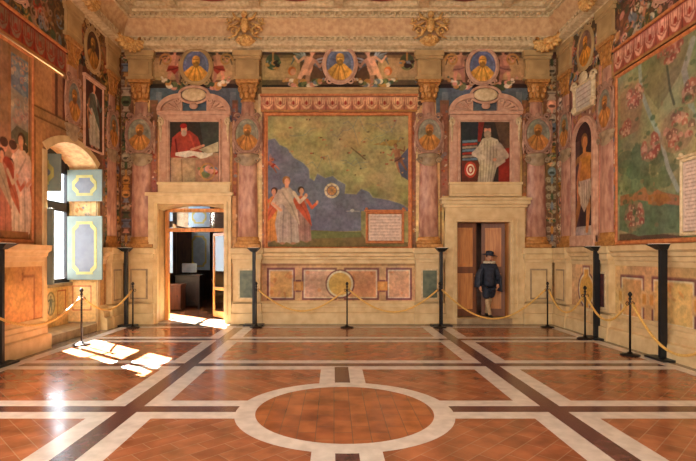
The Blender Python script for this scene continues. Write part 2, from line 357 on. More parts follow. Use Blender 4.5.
def candel(c, x, y0, y1, wd, light=WH, dark=DB):     # hanging trophy of urns, masks and bunches
    c.stroke([(x, y0), (x, y1)], .02, light)
    h = y0; k = 0
    while h < y1:
        s_ = wd*random.uniform(.32, .5); t = random.randrange(4); col = [light, GO, GB, FL, DG, OC][random.randrange(6)]
        if t == 0: c.ell(x, h, s_, s_*1.1, col); c.ell(x-s_*.2, h+s_*.2, s_*.5, s_*.5, mul(col, 1.2)); c.ell(x, h-s_*.3, s_*.7, s_*.3, mul(col, .5))
        elif t == 1: c.poly([(x-s_, h-s_*.8), (x+s_, h-s_*.8), (x+s_*.5, h), (x+s_, h+s_*.9), (x-s_, h+s_*.9), (x-s_*.5, h)], col); c.stroke([(x-s_, h+s_*.5), (x+s_, h+s_*.5)], .02, mul(col, .5))
        elif t == 2: swag(c, x-s_*1.2, h+s_, x+s_*1.2, h+s_, s_, s_*.9, [DG, GR, OC, FL, light])
        else:
            scroll(c, x-s_*.7, h, s_*.6, light, .03, -1); scroll(c, x+s_*.7, h, s_*.6, light, .03, 1); c.ell(x, h, s_*.3, s_*.8, col)
        h += s_*1.75; k += 1
def arabesque(c, u0, v0, u1, v1, cols, n, r=(.05, .13)):
    for _ in range(n):
        x = random.uniform(u0, u1); y = random.uniform(v0, v1); rr = random.uniform(*r); col = cols[random.randrange(len(cols))]
        if random.random() < .5: scroll(c, x, y, rr, col, rr*.25, random.choice((-1, 1)), 1.2, random.random()*6)
        else: c.ell(x, y, rr*random.uniform(.3, .9), rr*random.uniform(.3, 1), col, .8, random.random()*3)
def valance(c, u0, v0, u1, v1, n, red, pale):
    c.rect(u0, v0, u1, v1, mul(red, .95)); c.rect(u0, v1-.05, u1, v1, mul(red, .62)); c.rect(u0, v0, u1, v0+.045, mul(OC, .9))
    w = (u1-u0)/n; h = v1-v0
    for i in range(n):
        x = u0+w*(i+.5)
        c.poly([(x-w*.46, v1-.06), (x-w*.42, v0+h*.45), (x-w*.22, v0+h*.2), (x, v0+h*.14), (x+w*.22, v0+h*.2), (x+w*.42, v0+h*.45), (x+w*.46, v1-.06)], pale)
        for s_ in (.36, .18): c.stroke([(x-w*s_, v1-.08), (x-w*s_*.9, v0+h*.45), (x, v0+h*(.3 if s_ > .2 else .45)), (x+w*s_*.9, v0+h*.45), (x+w*s_, v1-.08)], .022, mul(red, .85), .85)
        c.ell(x, v0+h*.52, w*.1, h*.13, RD); c.poly([(x-w*.56, v0+h*.12), (x-w*.44, v0+h*.12), (x-w*.5, v0+h*.7)], mul(red, .7))
def panel(c, p0, p1, fill, notch=0, line=(.50, .31, .30), inner=WH, circ=None):   # strapwork panel, corners p0 p1
    x0, y0 = p0; x1, y1 = p1
    c.rect(x0, y0, x1, y1, line); c.rect(x0+.045, y0+.045, x1-.045, y1-.045, inner); c.rect(x0+.075, y0+.075, x1-.075, y1-.075, fill)
    f2 = mul(fill, .8)
    for _ in range(12):
        x = random.uniform(x0+.1, x1-.1); y = random.uniform(y0+.1, y1-.1); c.ell(x, y, random.uniform(.02, .09), random.uniform(.02, .06), random.choice([f2, mul(fill, 1.12), PK, OR]), .35, random.random()*3)
# ============================================================ FLOOR
def quadc(mb, x0, x1, y0, y1, z, k): mb.k = k; mb.add([(x0, y0, z), (x1, y0, z), (x1, y1, z), (x0, y1, z)], [(0, 1, 2, 3)])
FX = .09; FXS = [FX-2.28, FX+2.28]; FYS = [9.72, 7.46, 5.30, 3.05, .8, -1.4]
fl = MB(); fl.k = 0
fl.box(XL-.01, XR+.01, YN, YB+.01, -.12, 0)
cols = [XL, FXS[0], FXS[1], XR]; rows = [YB]+FYS+[YN]
for i in range(3):
    for j in range(len(rows)-1):
        left = (i == 0) or (i == 1 and False)
        quadc(fl, cols[i], cols[i+1], rows[j+1], rows[j], .0006, 1 if i == 2 or (i == 1 and j % 2 == 1) else 0)
wh, dk = .33, .105
for x in FXS: quadc(fl, x-wh, x+wh, YN, YB-.5, .0012, 3)
for y in FYS: quadc(fl, XL, XR, y-.31, y+.31, .0015, 3)
for y in FYS: quadc(fl, XL+.3, XR-.3, y-.10, y+.10, .0018, 4)
for x in FXS: quadc(fl, x-dk, x+dk, YN, YB-.35, .0021, 4)
for s in (0, 1):                                   # side borders
    x0, x1 = ((XL, XL+.3), (XR-.3, XR))[s]; quadc(fl, x0, x1, YN, YB, .0024, 5)
    x0, x1 = ((XL+.3, XL+.5), (XR-.5, XR-.3))[s]; quadc(fl, x0, x1, YN, YB-.5, .0024, 3)
quadc(fl, XL, XR, YB-.55, YB, .0027, 5); quadc(fl, XL+.4, XR-.4, YB-.78, YB-.62, .0027, 3)
RC = (FX+.02, 5.25)
quadc(fl, RC[0]-.30, RC[0]+.30, 3.36, 7.15, .0028, 3); quadc(fl, RC[0]-.10, RC[0]+.10, 3.2, 7.30, .0031, 4)
def disc(mb, r0, r1, z, k, n=96):
    mb.k = k
    if r0 == 0: mb.add([(RC[0]+r1*math.cos(2*PI*i/n), RC[1]+r1*math.sin(2*PI*i/n), z) for i in range(n)], [tuple(range(n))]); return
    vs = [(RC[0]+r*math.cos(2*PI*i/n), RC[1]+r*math.sin(2*PI*i/n), z) for r in (r0, r1) for i in range(n)]
    mb.add(vs, [(i, (i+1) % n, (i+1) % n+n, i+n) for i in range(n)])
disc(fl, .94, 1.15, .0036, 3); disc(fl, 0, .95, .0033, 2)
me_floor = fl.build('floor', [M['tile_diag'], M['tile_diag2'], M['tile_straight'], M['white'], M['porphyry'], M['border']]); tag(me_floor, kind='structure')
# ============================================================ WALLS
DX1 = (-4.33, -2.68, 2.95); DX2 = (3.0, 4.30, 2.49)          # door openings in the far wall: x0, x1, top
WY0, WY1, WSP, WRI = 8.95, 10.85, 3.58, .32                   # window recess in the left wall
def archz(y): R = (.95**2+WRI**2)/(2*WRI); return WSP+np.sqrt(np.maximum(R*R-(y-9.9)**2, 0))-(R-WRI)
# ---- far wall
random.seed(21)
c = Cv(XL, XR, 0, 7.05, .016, BE)
P = lambda x0, y0, x1, y1, col, al=1: c.rect(BX(x0), BZ(y1), BX(x1), BZ(y0), col, al)
P(110, 30, 570, 100, mul(BR, .95)); P(110, 100, 570, 200, BE)
for x0, x1 in ((121, 235), (262, 416), (440, 556)):                 # frieze field with blocks
    P(x0, 50, x1, 88, (.38, .28, .19)); P(x0, 46, x1, 55, (.30, .22, .16)); P(x0, 55, x1, 58, (.46, .36, .24))
for x0, x1 in ((152, 180), (212, 235), (262, 300), (378, 418), (442, 465), (500, 526)): P(x0, 58, x1, 80, (.66, .53, .36)); P(x0+3, 61, x1-3, 77, (.72, .58, .40))
P(262, 85, 418, 88, VD); P(262, 88, 418, 91, GB); P(262, 91, 418, 94, OR)
for xc in (196, 482):                                              # slate ground behind the broken pediments
    P(xc-46, 84, xc+46, 88, VD); P(xc-46, 88, xc+46, 122, (.34, .39, .42)); P(xc-40, 92, xc-34, 118, GB); P(xc+34, 92, xc+40, 118, GB)
    for s in (-1, 1):
        nude(c, BX(xc+s*25), BZ(86), .98, s, s*.12, RD if xc < 300 else mul(PK, .8), wings=(.5, .4, .3), skin=(.80, .56, .43))
        swag(c, BX(xc+s*10), BZ(84), BX(xc+s*34), BZ(78), .12, .2, [GR, OC, PK, WH, DG])
        scroll(c, BX(xc+s*30), BZ(60), .16, OC, .05, s)
for s, x in ((1, 304), (-1, 376)):                                  # winged figures either side of the middle medallion
    nude(c, BX(x-s*6), BZ(92), 1.16, -s, -s*.36, None, wings=(.62, .64, .64), skin=(.88, .66, .52))
    swag(c, BX(x-s*20), BZ(80), BX(x+s*20), BZ(80), .10, .24, [DG, GB, WH, OC, GR, PK])
    c.ell(BX(x-s*12), BZ(71), .10, .11, OR); c.ell(BX(x-s*11), BZ(72), .07, .08, FL)
    c.ell(BX(x-s*31), BZ(62), .18, .2, DG); swag(c, BX(x-s*37), BZ(62), BX(x-s*25), BZ(62), .08, .22, [DG, GR, GB, OC, VD]); c.stroke([(BX(x-s*31), BZ(46)), (BX(x-s*31), BZ(60))], .04, OC)
# vertical strips beside columns and map
for x0, x1 in ((150, 158), (232, 238), (258, 268), (408, 417), (440, 449), (522, 527)):
    P(x0, 100, x1, 248, (.52, .36, .25)); P(x0+1.5, 104, x1-1.5, 244, (.60, .38, .29)); arabesque(c, BX(x0+2), BZ(240), BX(x1-2), BZ(108), [OC, GB, RD, WH, OR], 26, (.02, .06))
P(128, 100, 134, 248, (.44, .29, .2)); P(526, 100, 530, 248, (.44, .29, .2)); P(543, 100, 547, 248, (.44, .29, .2)); P(258, 94, 262, 248, LB); P(416, 94, 419, 248, LB)
for x0, x1 in ((121, 131), (547, 557)):                             # hanging trophies in the corners
    P(x0, 52, x1, 248, (.42, .30, .21)); candel(c, BX((x0+x1)/2), BZ(246), BZ(56), .26, (.66, .58, .46))
for x in (135, 530, 256, 420): arabesque(c, BX(x-3), BZ(125), BX(x+3), BZ(55), [DB, GB, OC, VD], 14, (.03, .08))
for x0, x1 in ((156, 236), (442, 527)): P(x0, 196, x1, 248, (.82, .66, .46))
# painted dado
P(110, 250, 570, 264, (.80, .66, .46)); P(110, 258.5, 570, 260.5, (.42, .28, .19)); P(110, 264, 570, 325, (.82, .66, .46))
P(262, 264, 424, 266, (.62, .45, .3)); P(262, 266, 424, 302, (.80, .64, .46))
fills = [(.86, .68, .42), (.82, .64, .54), (.84, .60, .44), (.84, .66, .50)]
for (x0, x1), f in zip(((267, 295), (302, 337), (344, 379), (386, 412)), fills):
    panel(c, (BX(x0), BZ(300)), (BX(x1), BZ(268)), f)
for x in (298.5, 382.5): P(x-3, 280, x+3, 292, (.50, .31, .30)); P(x-5, 281.5, x+5, 290.5, (.80, .56, .30)); P(x-2.2, 282.5, x+2.2, 289.5, (.84, .64, .38))
c.ell(BX(340), BZ(284), .36, .36, (.50, .31, .30)); c.ell(BX(340), BZ(284), .325, .325, WH); c.ell(BX(340), BZ(284), .28, .28, (.84, .66, .38))
P(124, 268, 143, 300, (.62, .45, .28)); P(126, 270, 141, 298, (.80, .64, .44)); P(526, 268, 548, 300, (.62, .45, .28)); P(528, 270, 546, 298, (.82, .68, .48))
c.mottle(.22, .5, .045)
keepB = lambda u, v: ~(((u > DX1[0]) & (u < DX1[1]) & (v < DX1[2])) | ((u > DX2[0]) & (u < DX2[1]) & (v < DX2[2])))
wb = board('wall_back', c, lambda u, v: (u, YB, v), (0, .55, 0), None, keepB); tag(wb, kind='structure')
# ---- right wall (u = distance from the camera)
random.seed(5)
c = Cv(YN, YB, 0, 7.05, .02, BE); R_ = Rw
c.rect(YN, 5.6, YB, 7.05, (.38, .27, .19)); c.rect(YN, 1.85, YB, 5.6, (.70, .54, .38))
c.rect(11.2, 1.85, YB, 6.9, (.52, .38, .28)); c.rect(10.2, 5.6, 11.2, 6.75, (.36, .27, .22))
candel(c, 11.88, 2.0, 6.6, .26, WH)
for y0, y1 in ((10.04, 10.14), (11.22, 11.3)): c.rect(y0, 1.85, y1, 6.7, PK)
c.rect(9.45, 1.85, 9.68, 5.1, (.72, .52, .40)); arabesque(c, 9.48, 2, 9.66, 5, [OC, GB, RD, WH, OR], 40, (.03, .08)); c.rect(9.42, 1.85, 9.46, 5.1, OR)
# frieze: medallion scrolls, reclining figures, garlands
for y in (10.66, 8.05, 5.2, 2.6, 0):
    for s in (-1, 1):
        nude(c, y+s*.75, 5.68, .95, -s, s*.25, PK, skin=(.76, .5, .4)); scroll(c, y+s*.4, 6.1, .2, GB, .05, s); swag(c, y+s*.2, 5.8, y+s*1.1, 5.95, .15, .25, [DG, GB, WH, OC, PK, VD])
        nude(c, y+s*1.45, 5.65, 1.0, s, -s*.5, GB, skin=(.74, .5, .4))
c.rect(9.62, 5.7, 10.06, 6.75, (.72, .56, .38)); c.rect(9.68, 6.2, 10.0, 6.24, (.5, .36, .22)); c.rect(9.58, 6.0, 10.1, 6.12, (.78, .62, .44))
# niche field above and around the statue
c.rect(10.18, 1.9, 11.2, 5.55, (.56, .40, .32)); arabesque(c, 10.2, 4.3, 11.18, 5.55, [GB, WH, PK, RD, OC, DB], 60, (.05, .12))
arabesque(c, 10.2, 5.62, 11.2, 6.7, [GB, OC, PK, DB, WH, RD], 60, (.04, .10)); arabesque(c, 5.5, 5.66, 9.6, 6.6, [GB, OC, PK, DB, BR, DG, WH], 220, (.05, .14)); arabesque(c, 11.3, 2, 12, 6.6, [GB, OC, PK, DB, BR], 80, (.03, .08))
c.rect(YN, 1.45, YB, 1.85, (.80, .66, .46)); c.rect(YN, 1.50, YB, 1.56, (.42, .28, .2)); c.rect(YN, 0, YB, 1.45, (.82, .65, .46))
c.ell(10.65, .92, .36, .40, (.50, .31, .30)); c.rect(10.5, .4, 10.8, 1.44, (.50, .31, .30)); c.ell(10.65, .92, .32, .36, WH); c.rect(10.53, .44, 10.77, 1.4, WH); c.ell(10.65, .92, .28, .32, (.84, .62, .30)); c.rect(10.56, .48, 10.74, 1.36, (.84, .62, .30))
y = 9.38; k = 0
while y > YN+1:
    w = (.72, 1.05, .72)[k % 3]
    panel(c, (y-w, .48), (y, 1.30), [(.80, .60, .40), (.84, .68, .44), (.78, .56, .44), (.82, .64, .36)][k % 4])
    for yy in (y, y-w): c.ell(yy, .9, .09, .12, (.50, .31, .30)); c.rect(yy-.1, .74, yy+.1, 1.04, (.82, .65, .46)); c.rect(yy-.05, .80, yy+.05, .98, (.80, .56, .30))
    y -= w+.20; k += 1
c.rect(11.32, .48, 12.0, 1.35, (.66, .50, .32)); c.rect(11.37, .53, 11.95, 1.30, (.82, .68, .48))
c.mottle(.22, .5, .045)
wr = board('wall_right', c, lambda u, v: (XR, u, v), (.5, 0, 0), None); tag(wr, kind='structure')
# ---- left wall
random.seed(9)
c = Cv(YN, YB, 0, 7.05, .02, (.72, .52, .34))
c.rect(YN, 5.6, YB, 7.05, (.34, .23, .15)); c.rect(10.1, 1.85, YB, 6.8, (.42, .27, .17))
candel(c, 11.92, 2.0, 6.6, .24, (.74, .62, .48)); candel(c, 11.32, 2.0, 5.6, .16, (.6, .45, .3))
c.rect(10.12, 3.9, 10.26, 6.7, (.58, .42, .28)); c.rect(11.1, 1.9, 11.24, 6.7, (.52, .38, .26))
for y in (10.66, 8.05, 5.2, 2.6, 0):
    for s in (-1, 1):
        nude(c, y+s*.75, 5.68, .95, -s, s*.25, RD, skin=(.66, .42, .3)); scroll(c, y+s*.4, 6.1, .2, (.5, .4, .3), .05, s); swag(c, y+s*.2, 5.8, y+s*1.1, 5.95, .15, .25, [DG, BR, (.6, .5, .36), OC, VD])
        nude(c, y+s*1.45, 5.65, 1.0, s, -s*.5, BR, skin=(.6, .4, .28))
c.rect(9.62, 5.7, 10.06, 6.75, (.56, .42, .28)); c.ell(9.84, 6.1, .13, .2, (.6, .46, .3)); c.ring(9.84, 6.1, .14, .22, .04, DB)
# painted pilaster strips between the big scene and the window
for y0, y1, q in ((9.14, 9.24, (.66, .44, .28)), (9.24, 9.34, (.34, .2, .14)), (9.34, 9.5, (.6, .42, .28)), (9.5, 9.6, (.42, .22, .16))): c.rect(y0, 4.1, y1, 5.1, q)
c.rect(8.56, 1.85, 8.95, 4.25, (.72, .54, .34)); c.rect(8.60, 1.85, 8.64, 4.2, (.5, .34, .2)); c.rect(8.56, 4.05, 11.0, 4.3, (.66, .50, .32)); c.rect(8.56, 4.1, 11.0, 4.13, (.42, .28, .17)); c.rect(8.56, 4.28, 11.05, 4.31, (.38, .25, .15))
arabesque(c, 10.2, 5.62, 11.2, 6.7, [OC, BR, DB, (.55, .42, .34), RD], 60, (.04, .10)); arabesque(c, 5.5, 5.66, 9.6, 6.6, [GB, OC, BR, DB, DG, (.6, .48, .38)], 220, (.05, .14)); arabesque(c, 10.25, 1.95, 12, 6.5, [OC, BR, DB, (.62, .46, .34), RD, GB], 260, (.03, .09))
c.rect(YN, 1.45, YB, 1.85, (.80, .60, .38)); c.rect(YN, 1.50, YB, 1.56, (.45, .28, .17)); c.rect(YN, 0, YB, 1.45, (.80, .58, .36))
for y0, y1 in ((6.2, 7.3), (7.5, 8.62), (11.0, 11.25), (11.38, 11.98), (2.0, 3.4)):
    c.rect(y0, .40, y1, 1.32, (.62, .40, .25)); c.rect(y0+.04, .44, y1-.04, 1.28, (.84, .62, .40))
    if y1-y0 > 1:
        yc = (y0+y1)/2
        for z in (.42, 1.30): c.rect(yc-.24, z-.07, yc+.24, z+.07, (.62, .40, .25)); c.rect(yc-.20, z-.12, yc+.20, z+.12, (.80, .58, .36))
c.mottle(.24, .5, .045)
def keepL(u, v):
    k = ~((u > WY0) & (u < WY1) & (v < archz(u)))
    for a, b in ((3.7, 5.5), (-1.5, .3)): k &= ~((u > a) & (u < b) & (v > 1.05) & (v < 3.8))
    return k
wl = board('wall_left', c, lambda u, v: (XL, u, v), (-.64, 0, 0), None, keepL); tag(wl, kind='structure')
c = Cv(XL, XR, 0, 7.05, .06, (.70, .54, .38)); c.rect(XL, 0, XR, 1.6, (.8, .64, .45)); c.mottle(.3, .8, .05)
wn = board('wall_front', c, lambda u, v: (u, YN, v), (0, -.3, 0), None); tag(wn, kind='structure')
# ============================================================ CEILING
cl = MB(); cl.box(XL, XR, YN, YB, ZT, ZT+.15)
for y in np.arange(YB-1.9, YN, -1.9): cl.bev(XL+.6, XR-.6, y-.12, y+.12, ZT-.14, ZT+.01, .03)
for x in np.arange(CX-3.9, CX+4, 1.95): cl.bev(x-.12, x+.12, YN+.6, YB-.6, ZT-.13, ZT+.01, .03)
cl.k = 1
for y in np.arange(YB-.95, YN, -1.9):
    for x in np.arange(CX-2.92, CX+3, 1.95): cl.ball((x, y, ZT), (.5, .35, .05), 20, 6)
cl.build('ceiling', [M['cream'], M['redoval']])
tag(bpy.data.objects['ceiling'], kind='structure')
def ring_sweep(mb, prof, x0, x1, y0, y1):            # mitred moulding round the room; prof = (inset, z)
    n = len(prof); vs = []
    for q, z in prof: vs += [(x0+q, y0+q, z), (x1-q, y0+q, z), (x1-q, y1-q, z), (x0+q, y1-q, z)]
    for j in range(n-1):
        for i in range(4): a = j*4+i; b_ = j*4+(i+1) % 4; mb.add([vs[a], vs[b_], vs[b_+4], vs[a+4]], [(0, 1, 2, 3)])
cn = MB()
prof = [(0, 6.66), (.05, 6.66), (.06, 6.70), (.16, 6.72), (.22, 6.74), (.22, 6.80), (.19, 6.81), (.19, 6.87), (.10, 6.88), (.10, 6.97), (.13, 6.98), (.13, 7.01)]
ring_sweep(cn, prof, XL, XR, YN, YB)
cn.k = 1; prof2 = [(.13, 7.01)]+[(.13+.16*t*t+.02*t, 7.01+.34*t) for t in (.2, .4, .6, .8, 1)]; ring_sweep(cn, prof2, XL, XR, YN, YB)
cn.k = 0; prof3 = [(.31, 7.35), (.36, 7.35), (.36, 7.39), (.33, 7.395), (.33, 7.44), (.45, 7.45), (.46, 7.50), (.56, 7.51), (.56, 7.56), (.62, 7.61)]; ring_sweep(cn, prof3, XL, XR, YN, YB)
x = XL+.3
while x < XR-.3: cn.bev(x, x+.07, YB-.185, YB-.10, 6.885, 6.955, .01); cn.box(x, x+.05, YB-.42, YB-.33, 7.395, 7.44); x += .13
y = YB-.3
while y > 4:
    for xx, s in ((XL, 1), (XR, -1)): a, b_ = sorted((xx+s*.10, xx+s*.185)); cn.box(a, b_, y-.07, y, 6.885, 6.955)
    y -= .13
M['cove'] = mat('painted_cove', (.83, .70, .52), (.74, .58, .42), .7, scale=9, detail=3)
cr = cn.build('trim_1', [M['cream'], M['cove']]); tag(cr, kind='structure')
# ============================================================ wall frames of reference: local x along the wall, y out of it, z up
def on_wall(name, wall, u, z=0, d=0):
    if wall == 'back': return empty(name, (u, YB-d, z), PI)
    if wall == 'right': return empty(name, (XR-d, u, z), PI/2)
    return empty(name, (XL+d, u, z), -PI/2)
SG = {'back': -1, 'right': 1, 'left': -1}             # local x = SG * (u - u0)
def seg_trim(mb, wall, prof, a, b_):                  # moulding of profile (depth, z) along a wall
    fn = {'back': lambda p, t: (t, YB-p[0], p[1]), 'right': lambda p, t: (XR-p[0], t, p[1]), 'left': lambda p, t: (XL+p[0], t, p[1])}[wall]
    mb.prism(prof, a, b_, fn)
DC = [(-.02, 1.47), (.03, 1.47), (.035, 1.55), (.06, 1.57), (.07, 1.63), (.11, 1.65), (.12, 1.71), (.18, 1.75), (.19, 1.84), (-.02, 1.84)]
BBp = [(-.02, .54), (.03, .54), (.05, .49), (.085, .47), (.09, .40), (.11, .38), (.11, .28), (.17, .26), (.18, .22), (.18, 0), (-.02, 0)]
segs = {'back': [(XL, -4.52), (-2.50, 2.66), (4.70, XR)], 'right': [(YN, YB)], 'left': [(YN, WY0-.13), (WY1+.13, YB)]}
for n_, (wall, ss) in enumerate(segs.items()):
    t = MB(); bb = MB()
    for a, b_ in ss: seg_trim(t, wall, DC, a, b_); seg_trim(bb, wall, BBp, a, b_)
    tag(t.build('trim_%d' % (n_+2), M['stone']), kind='structure')
    tag(bb.build('baseboard_'+wall, M['stone']), kind='structure')
lg = MB(); seg_trim(lg, 'back', [(-.02, 5.62), (.04, 5.62), (.06, 5.66), (.06, 5.70), (.10, 5.72), (.10, 5.77), (-.02, 5.77)], BX(262), BX(418)); tag(lg.build('trim_5', M['stucco']), kind='structure')
# ---- column pedestals and columns
COLS = [('back', BX(141.5)), ('back', BX(248)), ('back', BX(428.5)), ('back', BX(536)), ('right', 11.58), ('right', 9.84), ('left', 11.60), ('left', 9.84)]
where = {0: 'far wall, beside the left corner', 1: 'far wall, just left of the large map', 2: 'far wall, just right of the large map', 3: 'far wall, beside the right corner', 4: 'right wall, at the far corner', 5: 'right wall, between statue niche and green landscape map', 6: 'left wall, at the far corner', 7: 'left wall, above the window'}
def make_column(short=False):
    t = empty('painted_column'); z0 = 2.9 if short else 0
    if not short:
        m_ = MB(); m_.bev(-.32, .32, 0, .19, 0, .09, .012); m_.build('plinth', M['gold'], t)
        m_ = MB(); m_.lathe([(.0, .09), (.31, .09), (.315, .13), (.29, .17), (.265, .18), (.28, .22), (.27, .25), (.25, .27)], 24, None, 0, PI, .55); m_.build('base', M['gold'], t)
    m_ = MB(); m_.lathe([(.0, max(.26, z0)), (.245-.02*(z0 > 0), max(.26, z0)), (.235, 1.2), (.21, 2.3), (.17, 3.2), (.15, 3.58), (0, 3.58)] if not short else [(0, z0), (.20, z0), (.185, 3.2), (.165, 3.58), (0, 3.58)], 24, None, 0, PI, .55); m_.build('shaft', M['marble'], t)
    m_ = MB(); m_.lathe([(0, 3.57), (.18, 3.57), (.18, 3.62), (.15, 3.64), (.16, 3.8), (.20, 3.95), (.24, 4.02), (0, 4.02)], 24, None, 0, PI, .6)
    for s in (-1, 0, 1):
        for r_, zz in ((.16, 3.74), (.20, 3.88)): m_.ball((s*r_*.9, .08+.06*(s == 0), zz), (.06, .05, .09), 8, 6)
    for s in (-1, 1): m_.tube([(s*(.20+.05*math.cos(a)*(1-a/12)), .13, 3.98+.06*math.sin(a)*(1-a/12)) for a in np.linspace(0, 9, 18)], .018, 6)
    m_.bev(-.28, .28, 0, .21, 4.02, 4.10, .012); m_.build('capital', M['gold'], t)
    m_ = MB(); m_.bev(-.34, .34, 0, .17, 4.10, 4.17, .01); m_.bev(-.29, .29, 0, .13, 4.17, 4.60, .01); m_.bev(-.22, .22, .12, .15, 4.23, 4.54, .008); m_.bev(-.33, .33, 0, .16, 4.60, 4.68, .01); m_.bev(-.36, .36, 0, .19, 4.68, 4.81, .02)
    m_.build('entablature_block', M['stucco'], t); return t
def place(o, wall, u, z):
    o.location = {'back': (u, YB, z), 'right': (XR, u, z), 'left': (XL, u, z)}[wall]; o.rotation_euler.z = {'back': PI, 'right': PI/2, 'left': -PI/2}[wall]
proto = make_column(); first = True
for i, (wall, u) in enumerate(COLS):
    o = make_column(True) if i == 7 else (proto if i == 0 else copy_tree(proto))
    place(o, wall, u, 1.85); o.scale.y = .8 if wall == 'back' else .4
    tag(o, 'rosy marble half column with gilded capital on the '+where[i], 'column', 'half columns along the frescoed walls')
    if i == 7: continue
    p = on_wall('column_pedestal', wall, u, 0); w = .33 if wall == 'back' else .30; p.scale.y = .92 if wall == 'back' else .8
    m_ = MB(); m_.bev(-w, w, 0, .17, .54, 1.50, .008); m_.bev(-w-.03, w+.03, 0, .21, .26, .50, .02); m_.bev(-w-.05, w+.05, 0, .25, 0, .26, .01); m_.build('body', M['stone'], p)
    m_ = MB(); m_.bev(-w-.02, w+.02, 0, .20, 1.49, 1.57, .01); m_.bev(-w-.04, w+.04, 0, .235, 1.57, 1.70, .02); m_.bev(-w-.08, w+.08, 0, .275, 1.70, 1.845, .03); m_.build('cap', M['stone'], p)
    k = 'green' if i in (1, 2) else ('redstone' if i == 5 else 'stone')
    m_ = MB(); m_.bev(-.21, .21, .165, .185, .60, 1.34, .006); m_.build('panel', M['stone_dark'] if k == 'stone' else M['cream'], p)
    m_ = MB(); m_.bev(-.17, .17, .18, .195, .64, 1.30, .005); m_.build('panel_inlay', M[k], p)
    cn_ = {'green': 'green marble', 'redstone': 'dark red marble', 'stone': 'plain'}[k]
    tag(p, '%s-panelled stone pedestal, %s' % (cn_, where[i]), 'pedestal', 'pedestals under the half columns')
# ---- medallions
def disc_keep(x0, z0, rx, rz): return lambda u, v: ((u-x0)/rx)**2+((v-z0)/rz)**2 < 1
def medallion(wall, u, z, rx, rz, d, col, bg, label, console=True, frame='stucco', big=False, figure=True, backd=.0):
    t = on_wall('bust_medallion', wall, u, z); t.scale.y = .8 if wall == 'back' else .35
    c = Cv(-rx, rx, -rz, rz, .014, bg); 
    for q in range(5): c.ring(0, 0, rx*(.95-.04*q), rz*(.95-.04*q), .02, mul(bg, 1+.06*q), .5)
    bust(c, 0, -.02, rz*1.9, col, bg); c.mottle(.25, .12, .03)
    board('picture', c, lambda a, b_: (a, d, b_), (0, -.02, 0), t, disc_keep(0, 0, rx, rz), body=False)
    m_ = MB(); n = 40
    el = [(rx*math.cos(2*PI*i/n), 0, rz*math.sin(2*PI*i/n)) for i in range(n)]
    m_.tube([(x*1.03, d+.015, zz*1.03) for x, _, zz in el], .03 if not big else .035, 8, True)
    m_.tube([(x*1.16, d-.005, zz*1.14) for x, _, zz in el], .022, 8, True)
    for i in range(n):                                  # body of the frame back to the wall
        x, _, zz = el[i]; x2, _, z2 = el[(i+1) % n]
        m_.add([(x*1.0, d-.01, zz*1.0), (x2*1.0, d-.01, z2*1.0), (x2*1.18, d-.01, z2*1.16), (x*1.18, d-.01, zz*1.16), (x2*1.18, 0, z2*1.16), (x*1.18, 0, zz*1.16)], [(0, 1, 2, 3), (3, 2, 4, 5)])
    fr_ = m_.build('frame', M[frame], t)
    for s in (-1, 1):                                   # scrolls
        for zz, r in ((rz*1.12, .09), (-rz*.95, .1)):
            m_ = MB(); m_.tube([(s*(rx*.75+(r*(1-a/12))*math.cos(a)), d-.01, zz+(r*(1-a/12))*math.sin(a)) for a in np.linspace(0, 9, 20)], .022, 6); m_.build('scroll', M[frame], t)
    m_ = MB(); m_.ball((0, d-.01, rz*1.19), (.07, .04, .07)); m_.build('crest', M[frame], t)
    if console:
        m_ = MB(); b0 = -rz*1.14; m_.lathe([(0, b0), (.26, b0), (.28, b0-.04), (.24, b0-.08), (.20, b0-.12), (.22, b0-.20), (.17, b0-.28), (.08, b0-.34), (0, b0-.36)], 20, None, 0, PI, .85)
        for s in (-1, 1): m_.tube([(s*(.24+.07*math.cos(a)*(1-a/12)), .13, b0-.16+.07*math.sin(a)*(1-a/12)) for a in np.linspace(0, 9, 18)], .02, 6)
        m_.build('console', M['stone_dark'], t)
        for s in (-1, 1): m_ = MB(); m_.tube([(s*(rx*1.1), .10, rz*.9), (s*(rx*1.13), .09, rz*.5), (s*(rx*1.06), .08, 0), (s*(rx*1.13), .08, -rz*.5), (s*(rx*1.1), .08, -rz*1.1)], [.02, .035, .022, .035, .015], 6); m_.build('ribbon', M['pinkstone'], t)
    tag(t, label, 'medallion', 'painted bust medallions'); return t
GD = (.80, .52, .20); SL = (.36, .40, .46)
for i, (wall, u) in enumerate(COLS):
    nm = {0: 'on the column beside the far wall left corner', 1: 'on the column left of the large map', 2: 'on the column right of the large map', 3: 'on the column beside the far wall right corner', 4: 'on the right wall column nearest the far corner', 5: 'on the right wall column between niche and landscape map', 6: 'on the left wall column nearest the far corner', 7: 'on the left wall column above the window'}[i]
    medallion(wall, u, 4.60 if i != 7 else 4.72, .30 if wall == 'back' else .25, .40, .15, (.72, .48, .24), (.52, .50, .42) if i != 7 else (.5, .5, .46), 'oval medallion with an ochre bust, '+nm, True, 'ringstone')
medallion('back', BX(340), BZ(65), .36, .42, .06, (.84, .62, .28), (.42, .44, .52), 'large oval medallion with golden bust above the map, between winged figures', False, 'pinkstone', True)
medallion('back', BX(196.5), BZ(67), .34, .40, .06, (.86, .62, .26), (.40, .42, .52), 'oval medallion with golden bust over the open glazed doorway', False, 'stucco', True)
medallion('back', BX(482), BZ(67), .34, .40, .06, (.84, .60, .28), (.38, .40, .52), 'oval medallion with golden bust over the doorway with the man', False, 'pinkstone', True)
medallion('right', 10.66, 6.15, .30, .40, .06, (.84, .54, .20), (.5, .38, .3), 'oval medallion with ochre bust above the statue niche', False, 'stucco', True)
medallion('left', 10.66, 6.1, .30, .42, .06, (.66, .46, .2), (.3, .2, .14), 'dim oval medallion with ochre bust high on the left wall', False, 'stucco', True)
